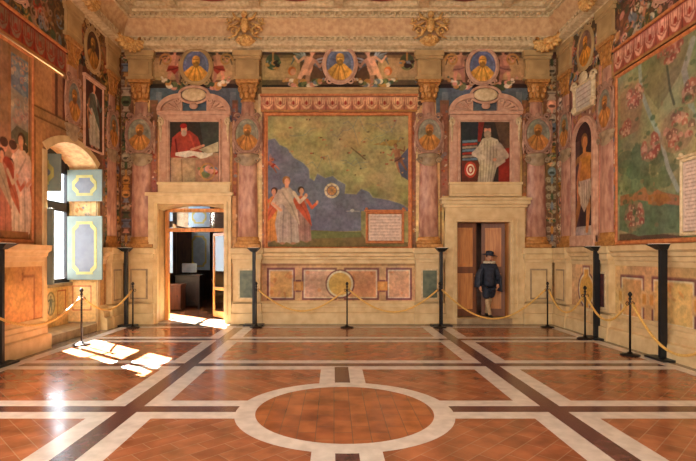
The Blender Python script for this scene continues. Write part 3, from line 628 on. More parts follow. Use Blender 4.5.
medallion('right', 8.05, 6.32, .36, .42, .06, (.8, .5, .2), (.46, .4, .4), 'oval medallion with ochre bust above the fringe of the landscape map', False, 'pinkstone', True)
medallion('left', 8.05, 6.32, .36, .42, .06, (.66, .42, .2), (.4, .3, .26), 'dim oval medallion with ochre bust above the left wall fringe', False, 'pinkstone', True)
# ---- helpers for framed wall pictures (local coordinates, picture centred on x)
def rect_frame(mb, x0, x1, z0, z1, w, d0, d1, flat=.4):
    """mitred frame: outer edge at d0, crest d1"""
    for (ox, oz), (px_, pz) in ((( x0, z0), (x1, z0)), ((x1, z0), (x1, z1)), ((x1, z1), (x0, z1)), ((x0, z1), (x0, z0))):
        def ins(x, z, q): return (x+q*(1 if x == x0 else -1), z+q*(1 if z == z0 else -1))
        rows_ = []
        for q, d in ((0, 0), (0, d0), (w*.25, d1), (w*flat+w*.2, d1), (w*.85, d0), (w, d0), (w, 0)):
            a = ins(ox, oz, q); b_ = ins(px_, pz, q); rows_.append(((a[0], d, a[1]), (b_[0], d, b_[1])))
        for k in range(len(rows_)-1): mb.add([rows_[k][0], rows_[k][1], rows_[k+1][1], rows_[k+1][0]], [(0, 1, 2, 3)])
def picture(t, wall, u0, cv, d, name='picture', keep=None):
    s = SG[wall]; return board(name, cv, lambda u, v: (s*(u-u0), d, v), (0, -d+.001, 0), t, keep, body=keep is None)
# ---- the large map
random.seed(3)
x0, x1, z0, z1 = BX(268), BX(408), BZ(247), BZ(113); u0 = (x0+x1)/2
t = on_wall('map_fresco', 'back', u0, 0); c = Cv(x0, x1, z0, z1, .0125, (.52, .50, .30))
def mp(x, y): return (x0+(x-58)/432*(x1-x0), z1-(y-42)/413*(z1-z0))
n = fbm(c.ny, c.nx, 34, 5); n2 = fbm(c.ny, c.nx, 22, 4)
for k in range(3): c.a[..., k] = np.clip(np.array([.60, .56, .37])[k]+(n-.5)*np.array([.36, .24, .18])[k]+(n2-.5)*np.array([-.04, .06, .04])[k], 0, 1)
sea = [(58, 125), (80, 120), (95, 140), (118, 150), (140, 180), (168, 196), (185, 215), (188, 242), (200, 250), (210, 228), (235, 242), (258, 235), (275, 250), (298, 262), (296, 290), (330, 292), (345, 275), (370, 285), (382, 302), (430, 310), (470, 322), (490, 335), (490, 345), (345, 345), (345, 405), (240, 408), (170, 402), (120, 412), (58, 420)]
c.T = lambda p: mp(*p); c.poly(sea, (.42, .43, .48)); c.stroke(sea[:22], .03, (.62, .60, .42), .6)
c.poly([(250, 255), (262, 262), (258, 275), (246, 268)], (.5, .46, .3)); c.poly([(455, 190), (490, 150), (490, 250), (470, 238), (458, 215)], (.33, .33, .40))
c.poly([(58, 415), (170, 402), (345, 410), (365, 440), (490, 440), (490, 456), (58, 456)], (.46, .40, .24)); c.poly([(170, 405), (345, 410), (345, 425), (180, 430)], (.42, .45, .26))
c.poly([(380, 140), (440, 125), (470, 128), (440, 145)], (.62, .48, .26)); 
for _ in range(60):
    x = random.uniform(120, 480); y = random.uniform(60, 300)
    if y > 190 and x < 300 or (y > 265): continue
    for q in range(random.randrange(1, 4)): c.poly([(x+q*4, y), (x+q*4+5, y), (x+q*4+5, y+4), (x+q*4, y+5)], random.choice([(.62, .34, .24), (.68, .52, .34), (.40, .32, .2)]))
for _ in range(10):
    x = random.uniform(110, 420); y = random.uniform(70, 240); pts = []
    for q in range(6): pts.append((x+q*16, y+random.uniform(-8, 8)+q*random.choice((-4, 5))))
    c.stroke(pts, .018, (.46, .48, .42), .6)
c.stroke([(315, 150), (340, 170), (358, 186)], .035, (.42, .34, .22)); c.stroke([(120, 150), (138, 176), (170, 194)], .03, (.6, .55, .4))
q0 = mp(255, 282); c.T = lambda p: p
c.ell(*q0, .185, .185, (.80, .74, .60)); c.ell(*q0, .13, .13, (.44, .40, .40)); c.ell(*q0, .105, .105, (.74, .52, .30))
for a in range(8): c.stroke([q0, (q0[0]+.17*math.cos(a*PI/4), q0[1]+.17*math.sin(a*PI/4))], .012, (.5, .4, .32))
a = mp(92, 200); nude(c, a[0], a[1]-.15, .42, 1, .9, RD, wings=(.7, .42, .28), skin=(.72, .42, .3))
a = mp(78, 440); robed(c, a[0], a[1], 1.34, (.78, .52, .26), (.72, .34, .22), -1); a = mp(160, 440); robed(c, a[0], a[1], 1.36, (.60, .46, .40), (.72, .33, .20), 1)
a = mp(115, 446); robed(c, a[0], a[1], 1.66, (.66, .60, .54), (.74, .66, .56), 1, (.6, .42, .24))
a = mp(470, 205); nude(c, a[0]-.02, a[1]-.15, .72, -1, .2, (.44, .3, .24), skin=(.62, .42, .3))
c.ell(mp(318, 343)[0], mp(318, 343)[1], .05, .04, (.7, .7, .66)); c.stroke([mp(300, 345), mp(340, 345)], .02, (.6, .6, .6))
c.mottle(.16, .25, .03); picture(t, 'back', u0, c, .03)
hw = (x1-x0)/2; m_ = MB(); rect_frame(m_, -hw-.10, hw+.10, z0-.09, z1+.012, .10, .03, .055)
M['orange_frame'] = mat('orange_painted_border', (.80, .50, .28), (.68, .38, .2), .6, scale=12); m_.build('frame', M['orange_frame'], t)
def tablet(t, wall, u0, xa, xb, za, zb, d, rows, cap=True, frame='stucco'):
    cv = Cv(xa, xb, za, zb, .0125, (.86, .76, .68)); w = xb-xa; h = zb-za
    for r in range(rows):
        z = zb-h*(r+1)/(rows+1); x = xa+w*.07
        while x < xb-w*.08: l = random.uniform(.02, .075); cv.stroke([(x, z), (min(x+l, xb-w*.06), z)], .016, (.55, .42, .38), .6); x += l+.025
    s = SG[wall]; ob = board('inscription', cv, lambda u, v: (s*(u-u0), d, v), (0, -.03, 0), t)
    m_ = MB(); a, b_ = sorted((s*(xa-u0), s*(xb-u0))); rect_frame(m_, a-.06, b_+.06, za-.06, zb+.06, .07, d, d+.02)
    if cap: m_.bev(a-.10, b_+.10, .0, d+.03, zb+.06, zb+.10, .01); m_.ball((a-.04, d, zb+.12), .035); m_.ball((b_+.04, d, zb+.12), .035)
    m_.build('inscription_frame', M[frame], t)
tablet(t, 'back', u0, BX(368), BX(401.5), BZ(241), BZ(214), .05, 8, True, 'orange_frame')
tag(t, 'large square painted map with olive land, slate blue sea and robed women', 'mural')
# valances
def valance_obj(wall, a, b_, z0, z1, n, red, pale, label):
    u0 = (a+b_)/2; t = on_wall('fringed_valance', wall, u0, 0); c = Cv(a, b_, z0, z1, .016, red); valance(c, a, z0, b_, z1, n, red, pale); c.mottle(.2, .3, .03)
    picture(t, wall, u0, c, .05, 'painted_cloth'); m_ = MB(); h = (b_-a)/2
    m_.bev(-h-.02, h+.02, 0, .08, z1-.03, z1+.02, .01); m_.build('rail', M['orange_frame'], t); tag(t, label, 'valance')
valance_obj('back', BX(261), BX(417), 5.185, 5.60, 12, (.72, .46, .34), (.86, .68, .50), 'pale painted valance with scalloped swags above the large map')
valance_obj('right', 4.2, 9.52, 5.14, 5.62, 17, (.68, .34, .26), (.88, .66, .55), 'red and pink scalloped painted valance above the right wall landscape map')
valance_obj('left', 4.2, 9.52, 5.14, 5.62, 16, (.62, .20, .12), (.54, .42, .32), 'dark red scalloped painted valance along the left wall')
# ---- portraits over the doors
def portrait(xc, paint, label, mir):
    u0 = BX(xc); t = on_wall('portrait_fresco', 'back', u0, 0); hw = .60; za, zb = BZ(183), BZ(122)
    c = Cv(u0-hw, u0+hw, za, zb, .0125, (.20, .17, .13)); paint(c, u0, za, zb); c.mottle(.2, .2, .03); picture(t, 'back', u0, c, .045)
    m_ = MB(); rect_frame(m_, -hw-.26, hw+.26, za-.22, zb+.21, .22, .05, .07, .5); rect_frame(m_, -hw-.06, hw+.06, za-.06, zb+.06, .06, .06, .09); m_.build('frame', M['pinkstone'], t)
    m_ = MB(); m_.bev(-hw-.28, hw+.28, 0, .10, BZ(197), za-.04, .01); m_.bev(-hw-.24, hw+.24, .09, .12, BZ(194), za-.09, .01); m_.bev(-hw-.30, hw+.30, 0, .14, za-.05, za+.01, .015); m_.build('base', M['stone'], t)
    m_ = MB(); m_.bev(-hw-.30, hw+.30, 0, .13, zb+.16, zb+.24, .012)
    for s in (-1, 1):                                  # broken segmental pediment with fluted quadrants
        n = 10; out = [(.90-.60*(1-math.cos(k*PI/2/n)), zb+.24+.42*math.sin(k*PI/2/n)) for k in range(n+1)]
        inn = [(.80-.50*(1-math.cos(k*PI/2/n)), zb+.24+.30*math.sin(k*PI/2/n)) for k in range(n+1)]
        for k in range(n):
            p_ = [out[k], out[k+1], inn[k+1], inn[k]]; m_.prism([(s*a, b_) for a, b_ in p_], 0, .15, lambda p, q: (p[0], q, p[1]))
        fan = inn+[(.30, zb+.24)]; m_.prism([(s*a, b_) for a, b_ in fan], 0, .07, lambda p, q: (p[0], q, p[1]))
        for k in range(1, 9, 2): a, b_ = inn[k]; m_.tube([(s*.36, .075, zb+.26), (s*(a-.03), .075, b_-.02)], .018, 6)
    m_.build('pediment', M['pinkstone'], t)
    for s in (-1, 1):
        m_ = MB(); m_.tube([(s*(hw+.21+.06*math.cos(a)*(1-a/12)), .085, zb-.02+.11*math.sin(a)*(1-a/12)) for a in np.linspace(0, 9, 22)], .025, 6)
        m_.tube([(s*(hw+.25), .08, zb+.1), (s*(hw+.22), .085, zb-.2), (s*(hw+.22), .07, zb-.5)], [.03, .035, .01], 6)
        m_.build('side_scroll', M['cream'], t)
    m_ = MB(); zc = BZ(96); m_.ball((0, .10, zc), (.30, .05, .16), 24, 8); m_.build('cartouche', M['cream'], t)
    m_ = MB(); m_.tube([(.36*math.cos(2*PI*i/28), .10, zc+.2*math.sin(2*PI*i/28)) for i in range(28)], .035, 8, True)
    for s in (-1, 1): m_.tube([(s*(.40+.09*math.cos(a)*(1-a/12)), .09, zc-.14+.09*math.sin(a)*(1-a/12)) for a in np.linspace(0, 9, 18)], .025, 6)
    m_.ball((0, .12, zc-.28), (.11, .05, .08)); m_.build('cartouche_frame', M['pinkstone'], t)
    tag(t, label, 'mural', 'framed portraits over the two doorways')
def paint1(c, u0, za, zb):                              # coordinates measured in the pixel frame of the far wall
    c.T = lambda p: (u0+(p[0]-195)/KB, BZ(p[1]))
    c.poly([(171, 153), (219, 153), (219, 183), (171, 183)], (.62, .50, .38)); c.poly([(200, 122), (219, 122), (219, 150), (205, 152)], (.24, .26, .22))
    c.poly([(171, 156), (173, 138), (180, 132), (190, 131), (198, 137), (203, 150), (200, 158), (171, 158)], (.62, .24, .17)); c.stroke([(176, 140), (178, 155)], .04, (.42, .1, .08)); c.stroke([(190, 135), (196, 150)], .04, (.8, .32, .2), .7)
    c.ell(u0+(185-195)/KB, BZ(129), 0, 0, FL)
    c.T = lambda p: p; X = lambda x: u0+(x-195)/KB
    c.ell(X(184.5), BZ(130), .075, .10, FL); c.ell(X(184.5), BZ(133.5), .07, .08, (.7, .62, .52)); c.ell(X(184), BZ(126.4), .085, .06, (.60, .14, .1))
    c.T = lambda p: (X(p[0]), BZ(p[1]))
    c.poly([(176, 153), (190, 151), (204, 153), (214, 149), (213, 155), (203, 160), (195, 156), (186, 158), (176, 156)], (.88, .84, .74)); c.stroke([(192, 150), (204, 146)], .06, FL)
    c.poly([(199, 150), (219, 142), (219, 152), (208, 154)], (.70, .66, .52)); c.poly([(196, 160), (219, 156), (219, 183), (196, 183)], (.64, .46, .36))
    c.T = lambda p: p; swag(c, X(200), BZ(170), X(216), BZ(170), .05, .3, [RD, OC, PK, GR, GB]); c.ring(X(208), BZ(172), .17, .2, .03, OC); c.rect(X(172), BZ(183), X(195), BZ(158), (.70, .58, .44)); c.stroke([(X(183), BZ(183)), (X(182), BZ(160))], .03, (.56, .44, .32))
def paint2(c, u0, za, zb):
    X = lambda x: u0+(x-484.5)/KB; T = lambda p: (X(p[0]), BZ(p[1]))
    c.rect(X(461), BZ(150), X(480), BZ(122), (.18, .20, .20)); c.T = T; c.poly([(478, 122), (484, 122), (480, 142), (477, 142)], (.5, .17, .12)); c.poly([(494, 122), (509, 122), (509, 150), (500, 146)], (.36, .26, .18))
    for k in range(7): c.poly([(462, 141+k*3), (477, 140+k*3), (477, 142.3+k*3), (462, 143.3+k*3)], [(.40, .48, .52), RD, (.6, .55, .45)][k % 3])
    c.poly([(461, 161), (480, 161), (480, 183), (461, 183)], (.40, .20, .13)); c.poly([(498, 150), (509, 148), (509, 183), (498, 183)], (.52, .16, .1))
    c.poly([(478, 146), (482, 139), (489, 137), (497, 140), (502, 150), (505, 162), (496, 168), (492, 183), (477, 183), (479, 165), (476, 156)], (.74, .68, .56))
    for k in range(6): c.stroke([(481+k*3, 142), (480+k*3.2, 160), (480+k*2.4, 182)], .022, (.54, .48, .38), .7)
    c.stroke([(498, 146), (505, 156), (496, 160)], .16, (.68, .62, .52)); c.stroke([(480, 148), (474, 154), (482, 158)], .13, (.78, .72, .6)); c.T = lambda p: p
    c.ell(X(487), BZ(131), .085, .12, FL); c.ell(X(487), BZ(135), .09, .10, (.62, .54, .44)); c.ell(X(487), BZ(127), .09, .05, (.28, .22, .18)); c.ell(X(470), BZ(170), .15, .2, (.72, .26, .18)); c.ell(X(470), BZ(170), .10, .14, WH); c.ring(X(470), BZ(170), .055, .08, .03, RD); c.ell(X(494), BZ(160), .05, .04, FL)
portrait(195, paint1, 'framed painted portrait of a seated figure in red over the open glazed doorway', 1)
portrait(484.5, paint2, 'framed portrait of a bearded figure in pale robe, over the doorway with the man', -1)
# ---- right wall: niche statue, scroll cartouche, landscape map
random.seed(13)
u0 = 10.69; t = on_wall('statue_fresco', 'right', u0, 0); c = Cv(10.22, 11.08, 2.08, 4.78, .0125, (.24, .15, .15))
c.rect(10.22, 2.08, 11.08, 2.3, (.70, .62, .56)); c.rect(10.9, 2.3, 11.08, 4.2, (.34, .22, .22)); old = c.T
nude(c, u0, 2.2, 2.15, -1, 0, (.74, .66, .54), skin=(.78, .50, .28)); c.poly([(10.42, 3.3), (10.44, 3.8), (10.86, 3.8), (10.88, 3.25), (10.7, 3.1), (10.5, 3.15)], (.74, .48, .22)); c.poly([(10.42, 2.95), (10.44, 3.3), (10.9, 3.3), (10.86, 2.8), (10.7, 2.6), (10.55, 2.75)], (.76, .66, .56))
for k in range(4): c.stroke([(10.5+k*.1, 3.25), (10.5+k*.09, 2.8)], .025, (.56, .44, .36), .7)
c.stroke([(10.86, 3.7), (11.0, 3.3), (10.98, 2.9)], .10, (.72, .46, .3), 1, .06); c.mottle(.2, .25, .03)
picture(t, 'right', u0, c, .02, 'picture', lambda u, v: (np.abs(u-10.67) < .42) & ((v < 4.14) | (((u-10.67)/.42)**2+((v-4.14)/.44)**2 < 1)))
m_ = MB(); rr = .47
for a_, b_, d in ((.40, .48, .08), (.47, .52, .05)):
    n = 14; zs = 4.14; o_ = [(b_, 1.95)]+[(b_*math.cos(PI*k/n), zs+b_*1.05*math.sin(PI*k/n)) for k in range(n+1)]+[(-b_, 1.95)]; i_ = [(a_, 1.95)]+[(a_*math.cos(PI*k/n), zs+a_*1.05*math.sin(PI*k/n)) for k in range(n+1)]+[(-a_, 1.95)]
    for k in range(len(o_)-1): m_.prism([o_[k], o_[k+1], i_[k+1], i_[k]], 0, d, lambda p, q: (p[0], q, p[1]))
m_.bev(-.52, .52, 0, .10, 1.86, 2.10, .015); m_.build('niche_frame', M['pinkstone'], t)
tag(t, 'painted statue in a white cloth standing in an arched niche on the right wall', 'mural')
# spandrel filler so no picture corner shows past the arch
t = on_wall('scroll_cartouche', 'right', u0, 0); c = Cv(10.28, 11.02, 4.86, 5.38, .0125, (.80, .74, .66))
for r in range(4): c.stroke([(10.36, 5.28-r*.11), (10.94, 5.28-r*.11)], .022, (.55, .44, .4), .6)
c.mottle(.1, .2, .02); picture(t, 'right', u0, c, .05, 'inscription'); m_ = MB(); rect_frame(m_, -.42, .42, 4.81, 5.43, .06, .05, .08)
for s in (-1, 1):
    for z, r in ((5.42, .13), (4.90, .10)): m_.tube([(s*(.40+r*math.cos(a)*(1-a/12)), .05, z+r*math.sin(a)*(1-a/12)) for a in np.linspace(0, 10, 24)], .03, 6)
m_.ball((0, .05, 5.52), (.18, .05, .14)); m_.build('scroll_frame', M['cream'], t)
tag(t, 'white scrolled plaque with inscription above the statue niche', 'plaque')
random.seed(17)
ya, yb = 4.3, 9.42; u0 = (ya+yb)/2; za, zb = 1.93, 5.07; t = on_wall('landscape_fresco', 'right', u0, 0); c = Cv(ya, yb, za, zb, .015, (.46, .46, .32))
n = fbm(c.ny, c.nx, 50, 5); n2 = fbm(c.ny, c.nx, 30, 4)
for k in range(3): c.a[..., k] = np.clip(np.array([.56, .55, .39])[k]+(n-.5)*np.array([.44, .30, .26])[k]+(n2-.5)*np.array([-.14, .10, .10])[k], 0, 1)
c.T = lambda p: Rw(p)
c.poly([(621, 247), (640, 249), (684, 251), (684, 236), (650, 232), (621, 234)], (.36, .28, .20)); c.poly([(621, 205), (650, 200), (684, 204), (684, 232), (640, 236), (621, 230)], (.40, .46, .32)); c.poly([(622, 196), (638, 192), (650, 184), (664, 192), (684, 196), (684, 206), (640, 200), (622, 206)], (.62, .42, .28))
c.T = lambda p: p
for _ in range(46): q = Rw((random.uniform(626, 674), random.uniform(150, 186))); c.ell(q[0], q[1], random.uniform(.08, .26), random.uniform(.06, .18), random.choice([(.36, .42, .29), (.42, .46, .32), (.48, .48, .33), (.33, .38, .27)]), .6)
c.T = lambda p: Rw(p); c.poly([(650, 195), (668, 194), (674, 200), (662, 206), (650, 204)], (.62, .42, .22))
c.poly([(622, 95), (634, 82), (646, 96), (640, 130), (622, 140)], (.58, .48, .34)); c.poly([(640, 60), (690, 30), (690, 60), (660, 110), (646, 90)], (.50, .48, .34))
c.stroke([(641, 60), (643, 92), (652, 116), (663, 140), (670, 168), (680, 190)], .09, (.58, .60, .54)); c.stroke([(695, 40), (686, 70), (692, 100), (696, 120)], .12, (.60, .60, .54)); c.stroke([(668, 60), (672, 90), (676, 104)], .05, (.34, .36, .26))
def town(px, py, r, n=26):
    y, z = Rw((px, py)); o = c.T; c.T = lambda p: p
    c.ell(y, z, r*1.12, r, (.58, .50, .37), .7)
    for _ in range(n):
        a = random.random()*6.28; q = r*math.sqrt(random.random())*.95; x_ = y+q*math.cos(a); z_ = z+q*.85*math.sin(a); w = random.uniform(.04, .09)
        c.poly([(x_-w, z_-w*.7), (x_+w, z_-w*.7), (x_+w, z_+w*.4), (x_, z_+w), (x_-w, z_+w*.4)], random.choice([(.64, .40, .31), (.58, .34, .27), (.72, .54, .44), (.50, .38, .30)])); c.rect(x_-w*.5, z_-w*.6, x_+w*.2, z_, (.76, .62, .5))
    c.T = o
for a in ((636, 98, .24), (652, 147, .25), (679, 130, .36), (672, 48, .26), (636, 216, .27), (627, 128, .15), (694, 90, .2)): town(*a)
c.T = lambda p: p
for _ in range(70):
    x = random.uniform(ya, 7.2); z = random.uniform(2.2, 5); c.ell(x, z, random.uniform(.03, .3), random.uniform(.02, .1), random.choice([(.4, .44, .28), (.56, .48, .32), (.34, .4, .27), (.62, .36, .28)]), .6)
for _ in range(90): x = random.uniform(7.2, yb); z = random.uniform(2.1, 5); c.ell(x, z, random.uniform(.02, .08), random.uniform(.02, .05), random.choice([(.34, .40, .26), (.30, .36, .24), (.56, .46, .32)]), .6)
c.mottle(.18, .3, .04); picture(t, 'right', u0, c, .03)
m_ = MB(); h = (yb-ya)/2; rect_frame(m_, -h-.08, h+.08, za-.07, zb+.06, .09, .03, .05); m_.build('frame', M['orange_frame'], t)
tablet(t, 'right', u0, 6.75, 7.62, 2.02, 3.10, .06, 18, True, 'cream')
tag(t, 'green painted landscape map with red towns covering the right wall', 'mural')
# ---- left wall: processional scene, niche figure
random.seed(23)
ya, yb = 4.3, 8.5; u0 = (ya+yb)/2; za, zb = 1.93, 5.10; t = on_wall('procession_fresco', 'left', u0, 0)
c = Cv(ya, 8.5, za, zb, .015, (.66, .50, .36))
c.rect(ya, za, yb, 2.2, (.58, .36, .22)); c.rect(ya, 3.5, yb, 5.1, (.62, .46, .32)); c.rect(7.95, 3.5, 8.40, 4.95, (.60, .56, .48)); c.poly([(7.95, 4.4), (8.4, 4.3), (8.4, 4.95), (7.95, 4.95)], (.46, .50, .52)); c.poly([(7.95, 3.5), (8.4, 3.5), (8.4, 3.75), (8.1, 3.8), (7.95, 3.65)], (.40, .38, .28))
arabesque(c, 7.97, 3.85, 8.38, 4.9, [(.74, .60, .48), (.70, .5, .42), (.56, .58, .56), (.8, .7, .56)], 60, (.03, .09))
for q in range(14): c.stroke([(7.98+q*.03, 3.8), (8.0+q*.03, 4.3)], .012, (.66, .54, .42), .6)
c.rect(7.88, 3.45, 7.95, 5.1, (.62, .44, .28)); c.rect(8.40, 1.95, 8.5, 5.1, (.70, .50, .32)); c.rect(8.43, 1.95, 8.45, 5.1, (.45, .28, .18))
for y, col in ((7.78, (.56, .22, .14)), (8.0, (.74, .48, .36)), (8.3, (.66, .34, .22)), (7.5, OC), (7.2, (.5, .3, .22)), (6.9, (.7, .5, .36)), (6.5, RD)): c.ell(y, 3.38+random.uniform(-.08, .08), .09, .12, FL); c.ell(y, 3.46, .1, .08, DB); c.poly([(y-.2, 2.6), (y-.16, 3.2), (y+.16, 3.2), (y+.2, 2.6)], col)
robed(c, 8.22, 1.98, 1.72, (.84, .72, .62), (.84, .70, .60), -1); robed(c, 7.94, 1.98, 1.25, (.80, .70, .60), (.72, .38, .26), 1); c.ell(7.85, 2.98, .18, .26, (.64, .26, .15))
robed(c, 7.72, 2.0, 1.35, (.72, .44, .34), (.74, .62, .5), 1); robed(c, 7.3, 2.0, 1.4, (.66, .5, .34), (.44, .22, .16), -1); robed(c, 6.8, 2.0, 1.45, (.74, .6, .48), OC, 1)
c.rect(7.5, 1.95, 8.4, 2.06, (.62, .40, .26)); c.mottle(.22, .3, .04); picture(t, 'left', u0, c, .02)
m_ = MB(); h = (yb-ya)/2; rect_frame(m_, -h-.05, h+.05, za-.06, zb+.02, .07, .02, .04); m_.build('frame', M['orange_frame'], t)
tag(t, 'painted procession of robed figures on the left wall beside the window', 'mural')
t = on_wall('niche_figure_fresco', 'left', 10.70, 0); c = Cv(10.30, 11.08, 3.96, 5.40, .0125, (.30, .17, .13)); robed(c, 10.70, 4.0, 1.42, (.70, .66, .58), (.36, .38, .32), 1); c.stroke([(10.5, 5.0), (10.42, 4.7), (10.5, 4.4)], .06, (.66, .46, .3)); c.mottle(.2, .2, .03); picture(t, 'left', 10.70, c, .02)
m_ = MB(); rect_frame(m_, -.43, .43, 3.93, 5.43, .05, .02, .045); m_.bev(-.46, .46, 0, .07, 5.42, 5.48, .01); m_.build('frame', M['pinkstone'], t)
tag(t, 'painted standing figure in grey robe and green cloak above the window shutters', 'mural')
# ============================================================ DOORWAYS
def Wd(m_, *a, b=.01): m_.bev(*a, b=b)
# glazed doorway on the left
d1 = empty('door_1', ((DX1[0]+DX1[1])/2, YB, 0)); tag(d1, kind='structure')
def sub(o, root): o.parent = root; o.matrix_parent_inverse = Matrix.Translation(-root.location); return o
x0, x1, zt = DX1
m_ = MB(); Wd(m_, BX(149.5), x0+.01, YB-.10, YB+.02, 0, 3.05); Wd(m_, x1-.01, BX(232), YB-.10, YB+.02, 0, 3.05); Wd(m_, BX(149.5), BX(232), YB-.105, YB+.02, 2.93, 3.16)
Wd(m_, BX(147), BX(234), YB-.16, YB, 3.12, 3.20); Wd(m_, x0-.08, x0-.03, YB-.125, YB, 0, 2.98); Wd(m_, x1+.03, x1+.08, YB-.125, YB, 0, 2.98)
Wd(m_, x0-.12, x0, YB-.12, YB+.02, 0, .22); Wd(m_, x1, x1+.12, YB-.12, YB+.02, 0, .22); sub(m_.build('surround', M['stone']), d1)
m_ = MB(); m_.box(x0-.05, x0, YB, YB+.62, 0, 3.0); m_.box(x1, x1+.05, YB, YB+.62, 0, 3.0)
n = 12; R_a = (.825**2+.14**2)/.28; xm = (x0+x1)/2
arc = [(x0+(x1-x0)*k/n, 2.80+math.sqrt(R_a**2-(x0+(x1-x0)*k/n-xm)**2)-(R_a-.14)) for k in range(n+1)]
for k in range(n): m_.add([(arc[k][0], YB-.02, arc[k][1]), (arc[k+1][0], YB-.02, arc[k+1][1]), (arc[k+1][0], YB+.62, arc[k+1][1]), (arc[k][0], YB+.62, arc[k][1]), (arc[k][0], YB-.02, 3.0), (arc[k+1][0], YB-.02, 3.0)], [(0, 1, 2, 3), (0, 4, 5, 1)])
sub(m_.build('lining', M['stucco']), d1)
m_ = MB(); ym = YB+.50; zf = 2.86
for a in (x0+.02, x1-.11): Wd(m_, a, a+.09, ym-.05, ym+.05, 0, zf)
Wd(m_, x0+.02, x1-.02, ym-.05, ym+.05, zf-.09, zf); Wd(m_, x0+.02, x1-.02, ym-.06, ym+.06, 2.27, 2.36); sub(m_.build('wooden_frame', M['wood']), d1)
m_ = MB(); m_.box(x0+.1, x1-.1, ym-.004, ym+.004, 2.36, zf-.09); sub(m_.build('transom_glass', M['glass']), d1)
def glazed_leaf(hx, sgn, ang):
    mt = Matrix.Translation((hx, ym+.03, 0)) @ Matrix.Rotation(ang*sgn, 4, 'Z'); w = .68
    m_ = MB()
    for a in (0, w-.05): m_.bev(*sorted((-sgn*a, -sgn*(a+.05))), 0, .045, .04, 2.26, .008, mt)
    for z in (.04, .75, 2.18): m_.bev(*sorted((-sgn*.0, -sgn*w)), 0, .045, z, z+.08 if z > .1 else z+.16, .008, mt)
    lf = sub(m_.build('door_leaf', M['wood']), d1)
    m_ = MB(); m_.box(*sorted((-sgn*.05, -sgn*(w-.05))), .018, .026, .2, 2.18, mt); g = m_.build('pane', M['glass']); g.parent = lf; 
    m_ = MB(); m_.tube([mt @ Vector((-sgn*(w-.035), -.03, 1.02)), mt @ Vector((-sgn*(w-.035), -.06, 1.03)), mt @ Vector((-sgn*(w-.13), -.06, 1.03))], .009, 6); g = m_.build('handle', M['iron']); g.parent = lf
glazed_leaf(x1-.12, 1, -math.radians(50)); glazed_leaf(x0+.12, -1, -math.radians(140))
m_ = MB(); m_.box(x0, x1, YB-.02, YB+.62, -.1, .012); sub(m_.build('threshold', M['white']), d1)
# wooden doorway on the right
d2 = empty('door_2', ((DX2[0]+DX2[1])/2, YB, 0)); tag(d2, kind='structure'); x0, x1, zt = DX2
m_ = MB(); Wd(m_, BX(444), x0+.005, YB-.12, YB+.02, .12, 2.75); Wd(m_, x1-.005, BX(523), YB-.12, YB+.02, .12, 2.75); Wd(m_, BX(444), BX(523), YB-.125, YB+.02, 2.48, 2.92)
Wd(m_, x0-.09, x0-.04, YB-.15, YB, .12, 2.55); Wd(m_, x1+.04, x1+.09, YB-.15, YB, .12, 2.55); Wd(m_, x1+.16, x1+.20, YB-.15, YB, .12, 2.55); Wd(m_, x0-.09, x1+.09, YB-.15, YB, 2.54, 2.59); Wd(m_, BX(442), BX(525), YB-.16, YB, 0, .14)
for xx in (x0-.26, x1+.0): Wd(m_, xx, xx+.26+.07*(xx > 4), YB-.14, YB, .12, .5)
sub(m_.build('surround', M['stone']), d2)
m_ = MB(); Wd(m_, BX(440), BX(527), YB-.24, YB, 2.90, 3.0, b=.02); Wd(m_, BX(442), BX(525), YB-.18, YB, 2.83, 2.91, b=.015); Wd(m_, BX(439), BX(528), YB-.27, YB, 3.0, 3.06); sub(m_.build('cornice', M['stone']), d2)
m_ = MB(); m_.box(x0-.05, x0, YB, YB+.4, 0, zt+.1); m_.box(x1, x1+.05, YB, YB+.4, 0, zt+.1); m_.box(x0-.05, x1+.05, YB, YB+.4, zt, zt+.06); sub(m_.build('lining', M['doorwood']), d2)
m_ = MB(); Wd(m_, x0-.02, x1+.02, YB-.19, YB+1.2, -.02, .135); sub(m_.build('threshold', M['stone_dark']), d2)
def wood_leaf(hx, w, sgn, ang):          # sgn +1: leaf runs to +x from its hinge
    mt = Matrix.Translation((hx, YB+.24, 0)) @ Matrix.Rotation(ang, 4, 'Z'); X = lambda a: a*sgn
    m_ = MB()
    for a, b_ in ((0, .09), (w-.09, w)): m_.bev(*sorted((X(a), X(b_))), 0, .05, .14, zt-.01, .006, mt)
    for a, b_ in ((.14, .32), (1.22, 1.38), (zt-.13, zt-.01)): m_.bev(*sorted((X(.05), X(w-.05))), .002, .048, a, b_, .006, mt)
    lf = sub(m_.build('door_leaf', M['darkdoor']), d2)
    for a, b_ in ((.32, 1.22), (1.38, zt-.13)):
        m_ = MB(); m_.bev(*sorted((X(.08), X(w-.08))), .012, .038, a-.01, b_+.01, .004, mt); m_.bev(*sorted((X(.14), X(w-.14))), .002, .045, a+.06, b_-.06, .012, mt); g = m_.build('panel', M['doorwood']); g.parent = lf
    m_ = MB(); m_.ball((mt @ Vector((X(w-.05), -.03, 1.15))), .025); g = m_.build('knob', M['gold']); g.parent = lf
M['darkdoor'] = mat('darker_door_wood', (.48, .27, .13), (.40, .22, .10), .5, scale=5, stretch=(5, 5, .5))
wood_leaf(x0+.01, .56, 1, 0); wood_leaf(x1-.01, .57, -1, -math.radians(18))
m_ = MB(); 
for bx in ((x0-.5, x0-.45, YB+.4, YB+1.2, 0, 3), (x1+.45, x1+.5, YB+.4, YB+1.2, 0, 3), (x0-.5, x1+.5, YB+1.2, YB+1.25, 0, 3), (x0-.5, x1+.5, YB+.4, YB+1.25, 2.9, 3), (x0-.5, x0, YB+.38, YB+.42, 0, 3), (x1, x1+.5, YB+.38, YB+.42, 0, 3), (x0-.1, x1+.1, YB+.38, YB+.42, zt+.02, 3)): m_.box(*bx)
